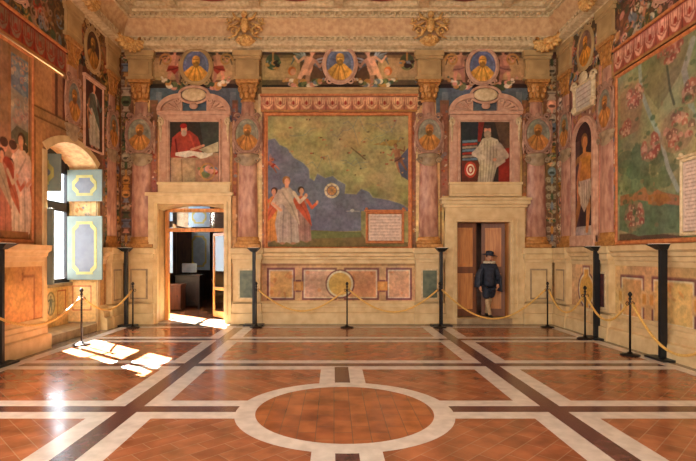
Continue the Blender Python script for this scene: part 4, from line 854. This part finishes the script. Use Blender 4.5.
sub(m_.build('dark_passage', M['darkroom']), d2)
# ============================================================ WINDOW
XW = XL-.64
w1 = empty('window_1', (XL, 9.9, 0)); tag(w1, kind='structure')
def arcpts(n=16, dy=0): return [(WY0+(WY1-WY0)*k/n, float(archz(WY0+(WY1-WY0)*k/n))+dy) for k in range(n+1)]
c = Cv(0, .66, 0, 3.62, .015, (.88, .72, .50)); c.rect(.12, .45, .54, 1.0, (.70, .36, .26)); c.rect(.145, .475, .515, .975, (.90, .76, .54)); c.rect(.12, 1.15, .54, 3.4, (.80, .62, .42)); c.rect(.15, 1.18, .51, 3.37, (.88, .72, .50)); arabesque(c, .2, 1.3, .46, 3.3, [OC, OR, GB, RD], 50, (.03, .07)); c.rect(0, 0, .66, .2, (.6, .52, .42)); c.mottle(.1, .3, .02)
def reveal(y, dy): o = board('reveal', c, lambda u, v: (XL-u+.01, y, v), (0, dy, 0)); return sub(o, w1)
reveal(WY0, -.1); reveal(WY1, .1)
m_ = MB(); ap = arcpts()
for k in range(16):
    (a, za), (b_, zb_) = ap[k], ap[k+1]; m_.prism([(a, za), (b_, zb_), (b_, zb_+.1), (a, za+.1)], XL+.01, XW-.1, lambda p, t: (t, p[0], p[1]))
M['soffit'] = mat('painted_arch_soffit', (.90, .74, .52), (.82, .56, .36), .6, scale=10, detail=3); sub(m_.build('arch_soffit', M['soffit']), w1)
c = Cv(WY0, WY1, 0, 1.08, .015, (.86, .70, .46)); c.rect(9.2, .38, 9.85, .92, (.70, .40, .28)); c.rect(9.225, .405, 9.825, .895, (.87, .71, .48)); c.ell(10.18, .66, .17, .25, (.56, .50, .36)); c.ell(10.18, .66, .13, .21, (.72, .66, .5)); nude(c, 10.18, .46, .38, 1, 0, None, skin=(.45, .46, .4)); c.rect(10.42, .38, 10.75, .92, (.70, .40, .28)); c.rect(10.445, .405, 10.725, .895, (.87, .71, .48)); c.mottle(.12, .3, .03)
sub(board('parapet_panel', c, lambda u, v: (XW+.02, u, v), (-.2, 0, 0)), w1)
m_ = MB(); m_.bev(XW-.05, XW+.12, WY0, WY1, 1.0, 1.08, .01); m_.bev(XW-.1, XL+.02, WY0+.001, WY1-.001, .0, .17, .012); sub(m_.build('sill', M['stone_dark']), w1)
# surround band on the room face
m_ = MB(); ya_, yb_ = WY0, WY1
for y, s in ((ya_, -1), (yb_, 1)): m_.bev(XL-.01, XL+.03, *sorted((y, y+s*.12)), 0, WSP, .006)
ao = arcpts(16); R2 = [(9.9+(y-9.9)*1.126, z+.12) for y, z in ao]
for k in range(16): m_.prism([ao[k], ao[k+1], R2[k+1], R2[k]], XL-.01, XL+.03, lambda p, t: (t, p[0], p[1]))
sub(m_.build('surround', M['stone']), w1)
m_ = MB(); fx0, fx1 = XW-.02, XW+.05
for y in (WY0+.02, 9.85, WY1-.12): m_.bev(fx0, fx1, y, y+.10, 1.08, 3.9, .006)
for z in (1.07, 2.60, 3.42): m_.bev(fx0, fx1, WY0, WY1, z, z+(.10, .20, .08)[(1.07, 2.60, 3.42).index(z)], .006)
m_.bev(XW-.03, XW+.02, WY0, WY1, 3.49, 4.0, .006)
sub(m_.build('window_frame', M['winframe']), w1)
m_ = MB()
for (a, b_) in ((WY0+.12, 9.85), (9.95, WY1-.12)):
    for (z, z2) in ((1.17, 2.60), (2.80, 3.42)): m_.box(XW+.01, XW+.016, a, b_, z, z2)
sub(m_.build('glass', M['glass']), w1)
def shutter(hx, hy, z0, z1, ang, w, mtl='shutter', root=None, inner=None):
    """leaf hinged at (hx,hy); local x runs along the leaf"""
    mt = Matrix.Translation((hx, hy, 0)) @ Matrix.Rotation(ang, 4, 'Z'); m_ = MB()
    m_.bev(0, w, -.02, .02, z0, z1, .006, mt); sh = sub(m_.build('shutter', M[mtl]), root)
    h = z1-z0; i = .15; cth = .09
    def outline(i, cth): return [(i+cth, z0+i), (w-i-cth, z0+i), (w-i-cth, z0+i+cth*.6), (w-i, z0+i+cth*1.6), (w-i, z1-i-cth*1.6), (w-i-cth, z1-i-cth*.6), (w-i-cth, z1-i), (i+cth, z1-i), (i+cth, z1-i-cth*.6), (i, z1-i-cth*1.6), (i, z0+i+cth*1.6), (i+cth, z0+i+cth*.6)]
    o1, o2 = outline(i-.03, cth), outline(i+.03, cth)
    for s in (-1, 1):
        m_ = MB()
        for k in range(12): a = [o1[k], o1[(k+1) % 12], o2[(k+1) % 12], o2[k]]; m_.prism(a, s*.018, s*.027, lambda p, t: mt @ Vector((p[0], t, p[1])))
        g = m_.build('painted_moulding', M['yellowline']); g.parent = sh
        m_ = MB(); m_.prism(o2, s*.018, s*.023, lambda p, t: mt @ Vector((p[0], t, p[1]))); g = m_.build('field', M[inner or 'shutter2']); g.parent = sh
    for z in (z0+.12, z1-.12):
        m_ = MB(); m_.tube([mt @ Vector((-.012, 0, z-.04)), mt @ Vector((-.012, 0, z+.04))], .014, 8); g = m_.build('hinge', M['iron']); g.parent = sh
M['slate'] = mat('dusty_slate_blue_paint', (.56, .66, .74), (.50, .60, .68), .5, scale=7)
M['field_pale'] = mat('grey_lilac_paint', (.42, .43, .46), (.38, .39, .43), .5, scale=7)
shutter(XW+.06, WY1-.10, 1.13, 2.52, math.radians(-5), .80, 'shutter', w1, 'field_pale'); shutter(XW+.06, WY1-.10, 2.84, 3.53, math.radians(-5), .80, 'shutter', w1, 'field_pale')
shutter(XW+.06, WY0+.10, 1.13, 2.52, math.radians(-9), .74, 'shutter', w1, 'field_pale'); shutter(XW+.06, WY0+.10, 2.84, 3.53, math.radians(0), .80, 'shutter', w1, 'field_pale')
for n_, (a, b_) in enumerate(((3.7, 5.5), (-1.5, .3))):
    m_ = MB()
    for y in (a, b_): m_.box(XL-.6, XL, y-.05, y+.05, 1.05, 3.85)
    m_.box(XL-.6, XL, a, b_, 1.0, 1.06); m_.box(XL-.6, XL, a, b_, 3.8, 3.86); m_.box(XL-.62, XL-.6, a, b_, 1.05, 3.8)
    tag(m_.build('window_%d' % (n_+2), M['cream']), kind='structure')
# ============================================================ ROOM BEHIND THE GLAZED DOORWAY
RY0, RY1, RX1 = YB+.60, 21.5, 1.4
random.seed(31)
m_ = MB(); m_.box(XL-.7, RX1, RY0-.05, RY1, -.12, .0); tag(m_.build('floor_adjoining', M['tile_diag']), kind='structure')
def holed_wall(m_, x, ya, yb, z1, holes):          # wall in the YZ plane with rectangular openings
    ys = ya
    for a, b_, za, zb_ in holes: m_.box(x-.03, x, ys, a, 0, z1); m_.box(x-.03, x, a, b_, 0, za); m_.box(x-.03, x, a, b_, zb_, z1); ys = b_
    m_.box(x-.03, x, ys, yb, 0, z1)
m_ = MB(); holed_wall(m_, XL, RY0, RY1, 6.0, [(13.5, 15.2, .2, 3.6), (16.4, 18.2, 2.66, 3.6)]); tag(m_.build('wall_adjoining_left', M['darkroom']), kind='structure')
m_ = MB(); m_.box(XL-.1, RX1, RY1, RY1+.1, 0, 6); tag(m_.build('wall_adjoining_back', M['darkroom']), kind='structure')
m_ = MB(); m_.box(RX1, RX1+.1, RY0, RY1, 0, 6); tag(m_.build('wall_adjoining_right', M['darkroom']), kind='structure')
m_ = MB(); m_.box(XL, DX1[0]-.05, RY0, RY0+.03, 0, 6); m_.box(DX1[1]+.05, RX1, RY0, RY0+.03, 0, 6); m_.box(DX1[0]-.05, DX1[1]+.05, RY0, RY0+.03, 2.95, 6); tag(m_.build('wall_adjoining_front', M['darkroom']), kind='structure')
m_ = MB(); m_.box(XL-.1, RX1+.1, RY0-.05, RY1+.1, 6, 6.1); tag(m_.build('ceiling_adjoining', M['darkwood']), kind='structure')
for n_, (a, b_) in enumerate(((13.5, 15.2), (16.4, 18.2))):
    w = empty('window_%d' % (n_+4), (XL, (a+b_)/2, 0)); tag(w, kind='structure')
    m_ = MB(); m_.box(XL-.64, XL, a-.05, a, .15, 3.65); m_.box(XL-.64, XL, b_, b_+.05, .15, 3.65); m_.box(XL-.64, XL, a, b_, 3.6, 3.66); m_.box(XL-.64, XL, a, b_, .14, .2); sub(m_.build('reveal', M['stone_dark']), w)
    m_ = MB(); m_.box(XL-.64, XL-.60, a, b_, .2, 1.08); sub(m_.build('parapet_panel', M['stone']), w)
    m_ = MB()
    for y in (a, (a+b_)/2-.04, b_-.08): m_.bev(XL-.64, XL-.58, y, y+.08, 1.08, 3.6, .006)
    for z in (1.06, 2.62, 3.52): m_.bev(XL-.64, XL-.58, a, b_, z, z+.1, .006)
    sub(m_.build('window_frame', M['winframe']), w)
    for z0_, z1_ in ((1.13, 2.52), (2.72, 3.48)): shutter(XL-.50 if n_ == 0 else XL-.12, b_-.05, z0_, z1_, math.radians(-4), .80, 'slate', w, 'slate')
t = empty('dark_desk', (-4.72, 16.1, 0)); t.rotation_euler.z = 0
m_ = MB(); m_.bev(-.42, .42, -.32, .32, 1.0, 1.05, .01); m_.build('desktop', M['darkwood'], t)
for s in (-1, 1): m_ = MB(); m_.bev(s*.36-.03, s*.36+.03, -.28, .28, 0, 1.0, .008); m_.build('side_panel', M['darkwood'], t)
m_ = MB(); m_.bev(-.33, .33, -.27, -.24, .05, 1.0, .006); m_.bev(-.27, .27, -.285, -.26, .2, .85, .01); m_.build('front_panel', M['darkwood'], t)
tag(t, 'dark wooden desk seen through the glazed doorway', 'desk')
t = empty('desk_screen', (-4.72, 16.1, 1.05)); m_ = MB(); m_.bev(-.24, .24, -.05, .0, .06, .36, .012); m_.build('housing', M['shutter2'], t); m_ = MB(); m_.bev(-.12, .12, -.1, .1, 0, .02, .005); m_.bev(-.03, .03, -.03, .03, .01, .08, .004); m_.build('stand', M['iron'], t); tag(t, 'pale blue-grey screen standing on the dark desk', 'screen')
t = empty('wooden_cabinet', (-4.86, 15.0, 0)); m_ = MB(); m_.bev(-.26, .26, -.25, .25, .04, .76, .01); m_.build('body', M['midwood'], t)
m_ = MB(); m_.bev(-.29, .29, -.28, .28, .76, .80, .01); m_.build('top', M['midwood'], t)
m_ = MB(); m_.bev(-.22, .22, -.27, -.245, .10, .72, .01); dd = m_.build('door', M['midwood'], t); m_ = MB(); m_.ball((.17, -.285, .45), .018); m_.build('knob', M['iron'], dd)
tag(t, 'low reddish wooden cabinet in the next room, left of the dark desk', 'cabinet')
# ============================================================ CEILING ORNAMENTS
def spiral(m_, c, r, wd, s=1, turns=1.5, y=0): m_.tube([(c[0]+s*r*(1-k/26)*math.cos(turns*2*PI*k/24), y+.02*math.sin(k), c[1]+r*(1-k/26)*math.sin(turns*2*PI*k/24)) for k in range(25)], [wd*(1-.5*k/24) for k in range(25)], 6)
def bracket():
    t = empty('gilded_bracket')
    m_ = MB(); m_.ball((0, .14, .34), (.10, .09, .2), 14, 8); m_.ball((0, .2, .58), (.07, .07, .085), 12, 8); m_.tube([(-.08, .16, .46), (-.2, .2, .5), (-.28, .16, .66)], [.04, .035, .02], 6); m_.tube([(.08, .16, .46), (.2, .2, .5), (.28, .16, .66)], [.04, .035, .02], 6); m_.build('figure', M['gild'], t)
    for s in (-1, 1):
        m_ = MB(); spiral(m_, (s*.26, .22), .13, .035, s, 1.4, .1); spiral(m_, (s*.34, .48), .10, .03, -s, 1.4, .08)
        m_.tube([(s*.10, .1, .3), (s*.2, .12, .1), (s*.38, .1, .02)], [.04, .03, .012], 6); m_.tube([(s*.12, .1, .42), (s*.3, .1, .34), (s*.46, .08, .42)], [.03, .03, .01], 6); m_.build('scroll', M['gild'], t)
        m_ = MB(); m_.ball((s*.42, .08, .74), (.17, .08, .05), 12, 6); m_.build('bat_leaf', M['gold'], t)
    m_ = MB(); m_.lathe([(0, -.14), (.10, -.12), (.2, -.04), (.24, .02), (.14, .08), (0, .1)], 14, None, 0, PI, .7)
    for k in range(5): a = PI*(k+.5)/5; m_.tube([(0, .1, .12), (.14*math.cos(a), .14, .06-.08*math.sin(a)), (.2*math.cos(a), .1, .02-.12*math.sin(a))], [.02, .035, .012], 6)
    m_.build('corbel', M['gild'], t)
    return t
bk = bracket(); blab = ['gilded figured bracket on the cove, above the column left of the large map', 'gilded figured bracket on the cove, above the column right of the large map']
for k, px in enumerate((245, 430)):
    o = bk if k == 0 else copy_tree(bk); u = (px-334)/F*(YB-.3); o.location = (u, YB-.22, 6.84); o.rotation_euler.z = PI; o.scale = (1.05, 1, .95); tag(o, blab[k], 'ornament', 'gilded brackets on the cove')
def shell():
    t = empty('gilded_corner_shell'); m_ = MB(); n = 9
    for k in range(n):
        a = PI*(.02+.96*k/(n-1)); m_.tube([(.05*math.cos(a), .04, .22), (.17*math.cos(a), .17, .22-.14*math.sin(a)), (.30*math.cos(a), .22, .22-.26*math.sin(a)), (.36*math.cos(a), .16, .24-.30*math.sin(a))], [.02, .05, .065, .03], 8)
    m_.ball((0, .06, .2), (.2, .14, .12), 14, 8); m_.build('shell', M['gild'], t)
    for s in (-1, 1): m_ = MB(); spiral(m_, (s*.30, .26), .11, .04, s, 1.4, .14); m_.build('scroll', M['gold'], t)
    return t
sh = shell()
SH = [((XL+.24, YB-.24, 6.60), -PI*.75, 'gilded shell under the cornice in the far left corner'), ((XR-.24, YB-.24, 6.60), PI*.75, 'gilded shell under the cornice in the far right corner'), ((XL+.16, 9.84, 6.66), -PI/2, 'gilded shell under the cornice on the left wall'), ((XR-.16, 9.84, 6.66), PI/2, 'gilded shell under the cornice on the right wall')]
for k, (l, r, lab) in enumerate(SH): o = sh if k == 0 else copy_tree(sh); o.location = l; o.rotation_euler.z = r; tag(o, lab, 'ornament', 'gilded shells under the cornice')
# ============================================================ UPLIGHTERS, STANCHIONS, ROPES
def uplighter():
    t = empty('floor_lamp'); m_ = MB(); m_.bev(-.24, .24, -.13, .15, 0, .035, .006); m_.build('base', M['blackmetal'], t)
    m_ = MB(); m_.bev(-.033, .033, -.055, .055, .03, 1.76, .006); m_.build('pole', M['blackmetal'], t)
    m_ = MB(); m_.add([(-.06, -.06, 1.75), (.06, -.06, 1.75), (.06, .07, 1.75), (-.06, .07, 1.75), (-.14, -.07, 1.84), (.14, -.07, 1.84), (.14, .20, 1.84), (-.14, .20, 1.84)], [(0, 1, 2, 3), (4, 5, 6, 7), (0, 1, 5, 4), (1, 2, 6, 5), (2, 3, 7, 6), (3, 0, 4, 7)]); h = m_.build('lamp_head', M['blackmetal'], t)
    m_ = MB(); m_.box(-.11, .11, -.04, .17, 1.841, 1.846); m_.build('diffuser', M['glow'], h)
    m_ = MB(); m_.tube([(.0, -.04, .05), (.1, -.1, .02), (.3, -.1, .015), (.36, -.07, .015)], .008, 6); m_.build('cable', M['iron'], t)
    l = bpy.data.lights.new('lamp_light', 'SPOT'); l.energy = LAMPW; l.color = WARM; l.spot_size = 2.4; l.spot_blend = .8; l.shadow_soft_size = .15
    lo = bpy.data.objects.new('lamp_light', l); COL.objects.link(lo); lo.parent = t; lo.location = (0, .12, 1.95); lo.rotation_euler = Vector((0, .35, 1)).to_track_quat('-Z', 'Y').to_euler()
    return t
LAMPW = 5
LM = [((-4.90, 11.6, 0), PI, 'black floor lamp in the far left corner'), ((-1.90, 11.68, 0), PI, 'black floor lamp left of the large map, below a column'), ((2.53, 11.62, 0), PI, 'black floor lamp right of the large map, beside the wooden door'),
      ((XR-.22, 9.82, 0), PI/2, 'black floor lamp by the right wall below the niche column'), ((XR-.22, 7.84, 0), PI/2, 'black floor lamp by the right wall, nearest at right'), ((XL+.20, 7.42, 0), -PI/2, 'black floor lamp at the left edge, before the left wall')]
up = uplighter()
for k, (l, r, lab) in enumerate(LM): o = up if k == 0 else copy_tree(up); o.location = l; o.rotation_euler.z = r; tag(o, lab, 'lamp', 'black floor lamps around the hall')
def stanchion():
    t = empty('rope_stanchion'); m_ = MB(); m_.lathe([(0, 0), (.15, 0), (.155, .012), (.13, .025), (.05, .035), (.03, .06), (0, .06)], 24); m_.build('base', M['iron'], t)
    m_ = MB(); m_.lathe([(0, .05), (.017, .05), (.017, .90), (.012, .93), (0, .93)], 12); m_.build('pole', M['iron'], t)
    m_ = MB(); m_.lathe([(0, .92), (.02, .92), (.028, .94), (.016, .96), (.02, .98), (.034, 1.0), (.034, 1.02), (.014, 1.05), (0, 1.06)], 12); m_.build('finial', M['iron'], t)
    for s in (-1, 1): m_ = MB(); m_.tube([(s*(.02+.025*(1-math.cos(a))), 0, .86+.03*math.sin(a)) for a in np.linspace(0, 2*PI, 12, endpoint=False)], .006, 6, True); m_.build('hook_ring', M['iron'], t)
    return t
sp = stanchion()
ST = {'a': (-4.68, 9.12), 'b': (-4.62, 11.30), 'c': (-1.80, 11.38), 'd': (.30, 11.30), 'e': (2.44, 11.34), 'f': (4.93, 11.36), 'g': (4.99, 9.78), 'h': (4.91, 8.16), 'i': (4.88, 5.9), 'z': (-4.66, 6.6)}
SL_ = {'a': 'in front of the window', 'b': 'in the far left corner', 'c': 'beside the lamp left of the large map', 'd': 'below the middle of the large map', 'e': 'beside the lamp left of the wooden door', 'f': 'in the far right corner', 'g': 'by the right wall, left of the niche lamp', 'h': 'by the right wall, between the two lamps', 'i': 'nearest the camera by the right wall', 'z': 'nearest the camera by the left wall'}
for k, (q, (x, y)) in enumerate(ST.items()): o = sp if k == 0 else copy_tree(sp); o.location = (x, y, .003); tag(o, 'slim dark iron rope stanchion '+SL_[q], 'stanchion', 'rope stanchions around the hall')
RP = [('z', 'a', .30, 'golden cord hanging before the left wall, beside the window'), ('a', 'b', .32, 'golden cord hanging from the window stanchion to the far left corner'), ('c', 'd', .48, 'golden cord under the left half of the large map'), ('d', 'e', .50, 'golden cord under the right half of the large map'), ('e', 'f', .66, 'golden cord slung before the man and the wooden door'), ('f', 'g', .42, 'golden cord across the far right corner'), ('g', 'h', .38, 'golden cord before the right wall between the two lamps'), ('h', 'i', .62, 'golden cord before the right wall, nearest at right')]
for a, b_, sag, lab in RP:
    p = Vector((*ST[a], .863)); q = Vector((*ST[b_], .863)); dv = (q-p).normalized()*.06; p += dv; q -= dv; pts = []
    for k in range(33): t_ = k/32; v = p.lerp(q, t_); v.z -= sag*4*t_*(1-t_)*(1-.12*(2*t_-1)**2); pts.append(v)
    m_ = MB(); m_.tube(pts, .020, 8); o = m_.build('rope', M['rope']); tag(o, lab, 'rope', 'golden cords between the stanchions')
    for end in (0, -1):
        m_ = MB(); v = pts[end]; m_.ball((v.x, v.y, v.z), (.024, .024, .026), 8, 6); m_.build('rope_end', M['gold'], o)
# ============================================================ THE MAN IN THE DOORWAY
def skin_mesh(name, verts, edges, root, mtl, levels=2, parent=None):
    me = bpy.data.meshes.new(name); me.from_pydata([v[:3] for v in verts], edges, []); o = bpy.data.objects.new(name, me); COL.objects.link(o)
    sk = o.modifiers.new('skin', 'SKIN'); sk.use_smooth_shade = True
    if not me.skin_vertices: me.attributes.new('skin', 'FLOAT', 'POINT') if False else None
    bpy.context.view_layer.objects.active = o; sv = me.skin_vertices
    for i, v in enumerate(verts): r = v[3]; rr = r if isinstance(r, tuple) else (r, r); sv[0].data[i].radius = rr; sv[0].data[i].use_root = (i == root)
    ss = o.modifiers.new('sub', 'SUBSURF'); ss.levels = levels; ss.render_levels = levels
    dg = bpy.context.evaluated_depsgraph_get(); dg.update(); m2 = bpy.data.meshes.new_from_object(o.evaluated_get(dg)); m2.name = name
    bpy.data.objects.remove(o); o = bpy.data.objects.new(name, m2); COL.objects.link(o); m2.materials.clear(); m2.materials.append(mtl)
    for p in m2.polygons: p.use_smooth = True
    if parent: o.parent = parent
    return o
mn = empty('person', (3.82, YB+.03, .135)); tag(mn, 'person in dark hat, white ruff and dark cape stepping through the half-open wooden door', 'person')
# local frame: +x image right, -y towards the viewer. Joints of the body, one chain
V = [(0, 0, .82, .125), (.0, 0, .95, .115), (.0, .0, 1.10, .125), (0, .01, 1.24, .12), (0, .01, 1.33, .055), (.01, -.01, 1.40, .052),
     (-.15, .02, 1.27, .06), (-.21, .0, 1.02, .048), (-.235, -.06, .80, .036), (-.235, -.09, .755, .034),
     (.15, .02, 1.27, .06), (.22, -.02, 1.04, .048), (.17, -.17, .86, .038), (.155, -.20, .82, .034),
     (-.08, .0, .76, .095), (-.07, -.06, .45, .062), (-.02, -.02, .24, .055), (.01, -.05, .07, .040), (.02, -.14, .03, .034), (.025, -.20, .025, .024),
     (.08, .02, .76, .095), (.07, .12, .46, .062), (.05, .26, .24, .055), (.04, .34, .08, .040), (.04, .27, .03, .034), (.04, .21, .025, .024)]
E = [(0, 1), (1, 2), (2, 3), (3, 4), (4, 5), (3, 6), (6, 7), (7, 8), (8, 9), (3, 10), (10, 11), (11, 12), (12, 13), (0, 14), (14, 15), (15, 16), (16, 17), (17, 18), (18, 19), (0, 20), (20, 21), (21, 22), (22, 23), (23, 24), (24, 25)]
body = skin_mesh('body', V, E, 0, M['skin'], 2)
# head: shaped ellipsoid joined into the body mesh, with nose, brow, ears, eyes
def head_bm():
    m_ = MB(); tilt = Matrix.Rotation(.10, 4, 'Y'); c_ = Vector((.012, -.015, 1.475))
    m_.ball(c_, (.073, .092, .112), 24, 18, tilt); m_.ball(c_+Vector((.004, -.035, -.062)), (.048, .05, .045), 14, 10)
    m_.tube([c_+Vector((0, -.088, .03)), c_+Vector((.002, -.108, -.012)), c_+Vector((.002, -.098, -.024))], [.009, .015, .011], 8)
    for s in (-1, 1): m_.ball(c_+Vector((s*.076, 0, -.005)), (.012, .02, .03)); m_.ball(c_+Vector((s*.045, -.072, -.02)), (.02, .015, .02))
    m_.tube([c_+Vector((-.022, -.088, -.052)), c_+Vector((0, -.095, -.054)), c_+Vector((.022, -.088, -.052))], .006, 6); return m_, c_
def hand_chains(m_, wrist, dirv, side, curl, palmn):       # palm with four fingers and thumb
    d = Vector(dirv).normalized(); n_ = Vector(palmn).normalized(); s = d.cross(n_).normalized()*side
    w = Vector(wrist); m_.tube([w, w+d*.03, w+d*.07, w+d*.085], [.024, .032, .034, .022], 10)
    for k, (off, L_) in enumerate(((-.027, .068), (-.009, .080), (.009, .075), (.027, .058))):
        p0 = w+d*.08+s*off; p1 = p0+(d+n_*curl*.3)*L_*.45; p2 = p1+(d*.8+n_*curl*.9)*L_*.33; p3 = p2+(d*.35+n_*curl*1.1)*L_*.25
        m_.tube([w+d*.05+s*off*.8, p0, p1, p2, p3], [.010, .0105, .009, .008, .006], 7)
    t0 = w+d*.02-s*.02; m_.tube([t0, t0-s*.026+d*.025+n_*.01, t0-s*.036+d*.05+n_*.016, t0-s*.03+d*.072+n_*.02], [.013, .012, .010, .007], 7)
hm, hc = head_bm(); hand_chains(hm, (-.235, -.085, .77), (-.05, -.25, -1), 1, .8, (1, 0, 0)); hand_chains(hm, (.155, -.195, .825), (-.15, -.35, -.9), -1, .9, (-.6, .2, 0))
hb = hm.build('tmp', M['skin']); bm = bmesh.new(); bm.from_mesh(body.data); bm.from_mesh(hb.data)
for f in bm.faces: f.smooth = True
bm.to_mesh(body.data); bm.free(); bpy.data.objects.remove(hb)
rm = body.modifiers.new('weld', 'REMESH'); rm.mode = 'VOXEL'; rm.voxel_size = .006; rm.use_smooth_shade = True
dg = bpy.context.evaluated_depsgraph_get(); m2 = bpy.data.meshes.new_from_object(body.evaluated_get(dg)); bpy.data.objects.remove(body)
body = bpy.data.objects.new('body', m2); COL.objects.link(body); body.parent = mn; m2.materials.clear(); m2.materials.append(M['skin'])
for f in m2.polygons: f.use_smooth = True
for s in (-1, 1): m_ = MB(); m_.ball(hc+Vector((s*.028, -.084, .008)), (.012, .007, .007), 10, 6); m_.build('eye', M['ruff'], mn); m_ = MB(); m_.ball(hc+Vector((s*.028, -.0895, .008)), (.005, .003, .005), 8, 6); m_.build('iris', M['shoe'], mn)
m_ = MB(); m_.ball(hc+Vector((0, .018, .018)), (.083, .092, .108), 20, 12); m_.ball(hc+Vector((0, -.075, -.092)), (.03, .022, .035), 12, 8); m_.tube([hc+Vector((-.03, -.092, -.038)), hc+Vector((0, -.100, -.034)), hc+Vector((.03, -.092, -.038))], .006, 6)
# keep hair off the face
m_.build('hair', M['hair'], mn)
hair = [o for o in mn.children if o.name.startswith('hair')][0]; bm = bmesh.new(); bm.from_mesh(hair.data)
bmesh.ops.delete(bm, geom=[v for v in bm.verts if v.co.y < hc.y-.052 and v.co.z > hc.z-.03], context='VERTS'); bm.to_mesh(hair.data); bm.free()
m_ = MB(); mt = Matrix.Translation(hc+Vector((0, .01, .07))) @ Matrix.Rotation(.14, 4, 'Y') @ Matrix.Rotation(.08, 4, 'X')
m_.lathe([(.085, .0), (.195, -.014), (.197, -.006), (.088, .012), (.09, .02), (.098, .05), (.085, .085), (.05, .098), (0, .10)], 28, mt); ht = m_.build('hat', M['cloth'], mn)
m_ = MB(); m_.tube([mt @ Vector((.092*math.cos(a), .092*math.sin(a), .022)) for a in np.linspace(0, 2*PI, 28, endpoint=False)], .009, 6, True); m_.build('hat_band', M['lining'], ht)
m_ = MB(); n = 48; ring_ = []
for r0, zb in ((.055, 0), (.135, 0)): pass
vs = []
for j, (r_, zz) in enumerate(((.055, .02), (.10, .02), (.145, .0), (.145, -.03), (.10, -.035), (.055, -.03))):
    for k in range(n): a = 2*PI*k/n; fz = .014*math.sin(a*14)*(r_/.145); vs.append((.006+r_*math.cos(a), -.01+r_*.95*math.sin(a), 1.372+zz+fz-.02*math.sin(-a)*0))
m_.smooth = True; m_.add(vs, [(j*n+k, j*n+(k+1) % n, ((j+1) % 6)*n+(k+1) % n, ((j+1) % 6)*n+k) for j in range(6) for k in range(n)]); m_.build('ruff', M['ruff'], mn)
def shift(vs, dr): return [(v[0], v[1], v[2], v[3]+dr) for v in vs]
dv = [(0, 0, .74, .150), (0, 0, .86, .140), (0, 0, 1.10, .145), (0, .01, 1.24, .138), (0, .01, 1.31, .075), (-.15, .02, 1.27, .078), (-.21, .0, 1.02, .063), (-.23, -.045, .83, .05), (.15, .02, 1.27, .078), (.22, -.02, 1.04, .063), (.19, -.11, .93, .055)]
skin_mesh('doublet', dv, [(0, 1), (1, 2), (2, 3), (3, 4), (3, 5), (5, 6), (6, 7), (3, 8), (8, 9), (9, 10)], 0, M['cloth'], 2, mn)
bv = [(0, 0, .84, .145), (-.08, -.01, .72, .125), (-.085, -.05, .56, .105), (-.07, -.065, .46, .080), (.08, .02, .72, .125), (.08, .08, .58, .105), (.07, .12, .47, .080)]
skin_mesh('breeches', bv, [(0, 1), (1, 2), (2, 3), (0, 4), (4, 5), (5, 6)], 0, M['cloth'], 2, mn)
for sg, ch in ((0, [(-.07, -.062, .47, .068), (-.02, -.02, .24, .061), (.008, -.045, .09, .046), (.012, -.07, .06, .044)]), (1, [(.07, .12, .48, .068), (.05, .26, .24, .061), (.04, .335, .10, .046), (.04, .32, .06, .044)])):
    skin_mesh('stocking', ch, [(0, 1), (1, 2), (2, 3)], 0, M['stocking'], 2, mn)
for fx, fy in ((.015, -.05), (.04, .34)):
    m_ = MB(); m_.ball((fx, fy-.05, .03), (.042, .115, .032), 14, 8); m_.ball((fx, fy+.01, .045), (.04, .05, .04), 12, 8)
    s_ = m_.build('shoe', M['shoe'], mn)
m_ = MB(); n = 28; m_.smooth = True; vs = []
for j in range(9):                       # cape: open in front, over the shoulders, hanging lower on the image-right side
    t_ = j/8; z = 1.345-t_*.60; rr = .11+.17*min(1, t_*2.2)+.03*t_
    for k in range(n+1):
        a = math.radians(-38+256*k/n); fold = 1+.05*math.sin(a*11)*t_; low = .12*max(0, math.cos(a))*t_
        vs.append((rr*1.08*math.cos(a)*fold, .03+rr*.74*math.sin(a)*fold, z-low))
m_.add(vs, [(j*(n+1)+k, j*(n+1)+k+1, (j+1)*(n+1)+k+1, (j+1)*(n+1)+k) for j in range(8) for k in range(n)])
cp = m_.build('cape', M['lining'], mn); so_ = cp.modifiers.new('thickness', 'SOLIDIFY'); so_.thickness = .012
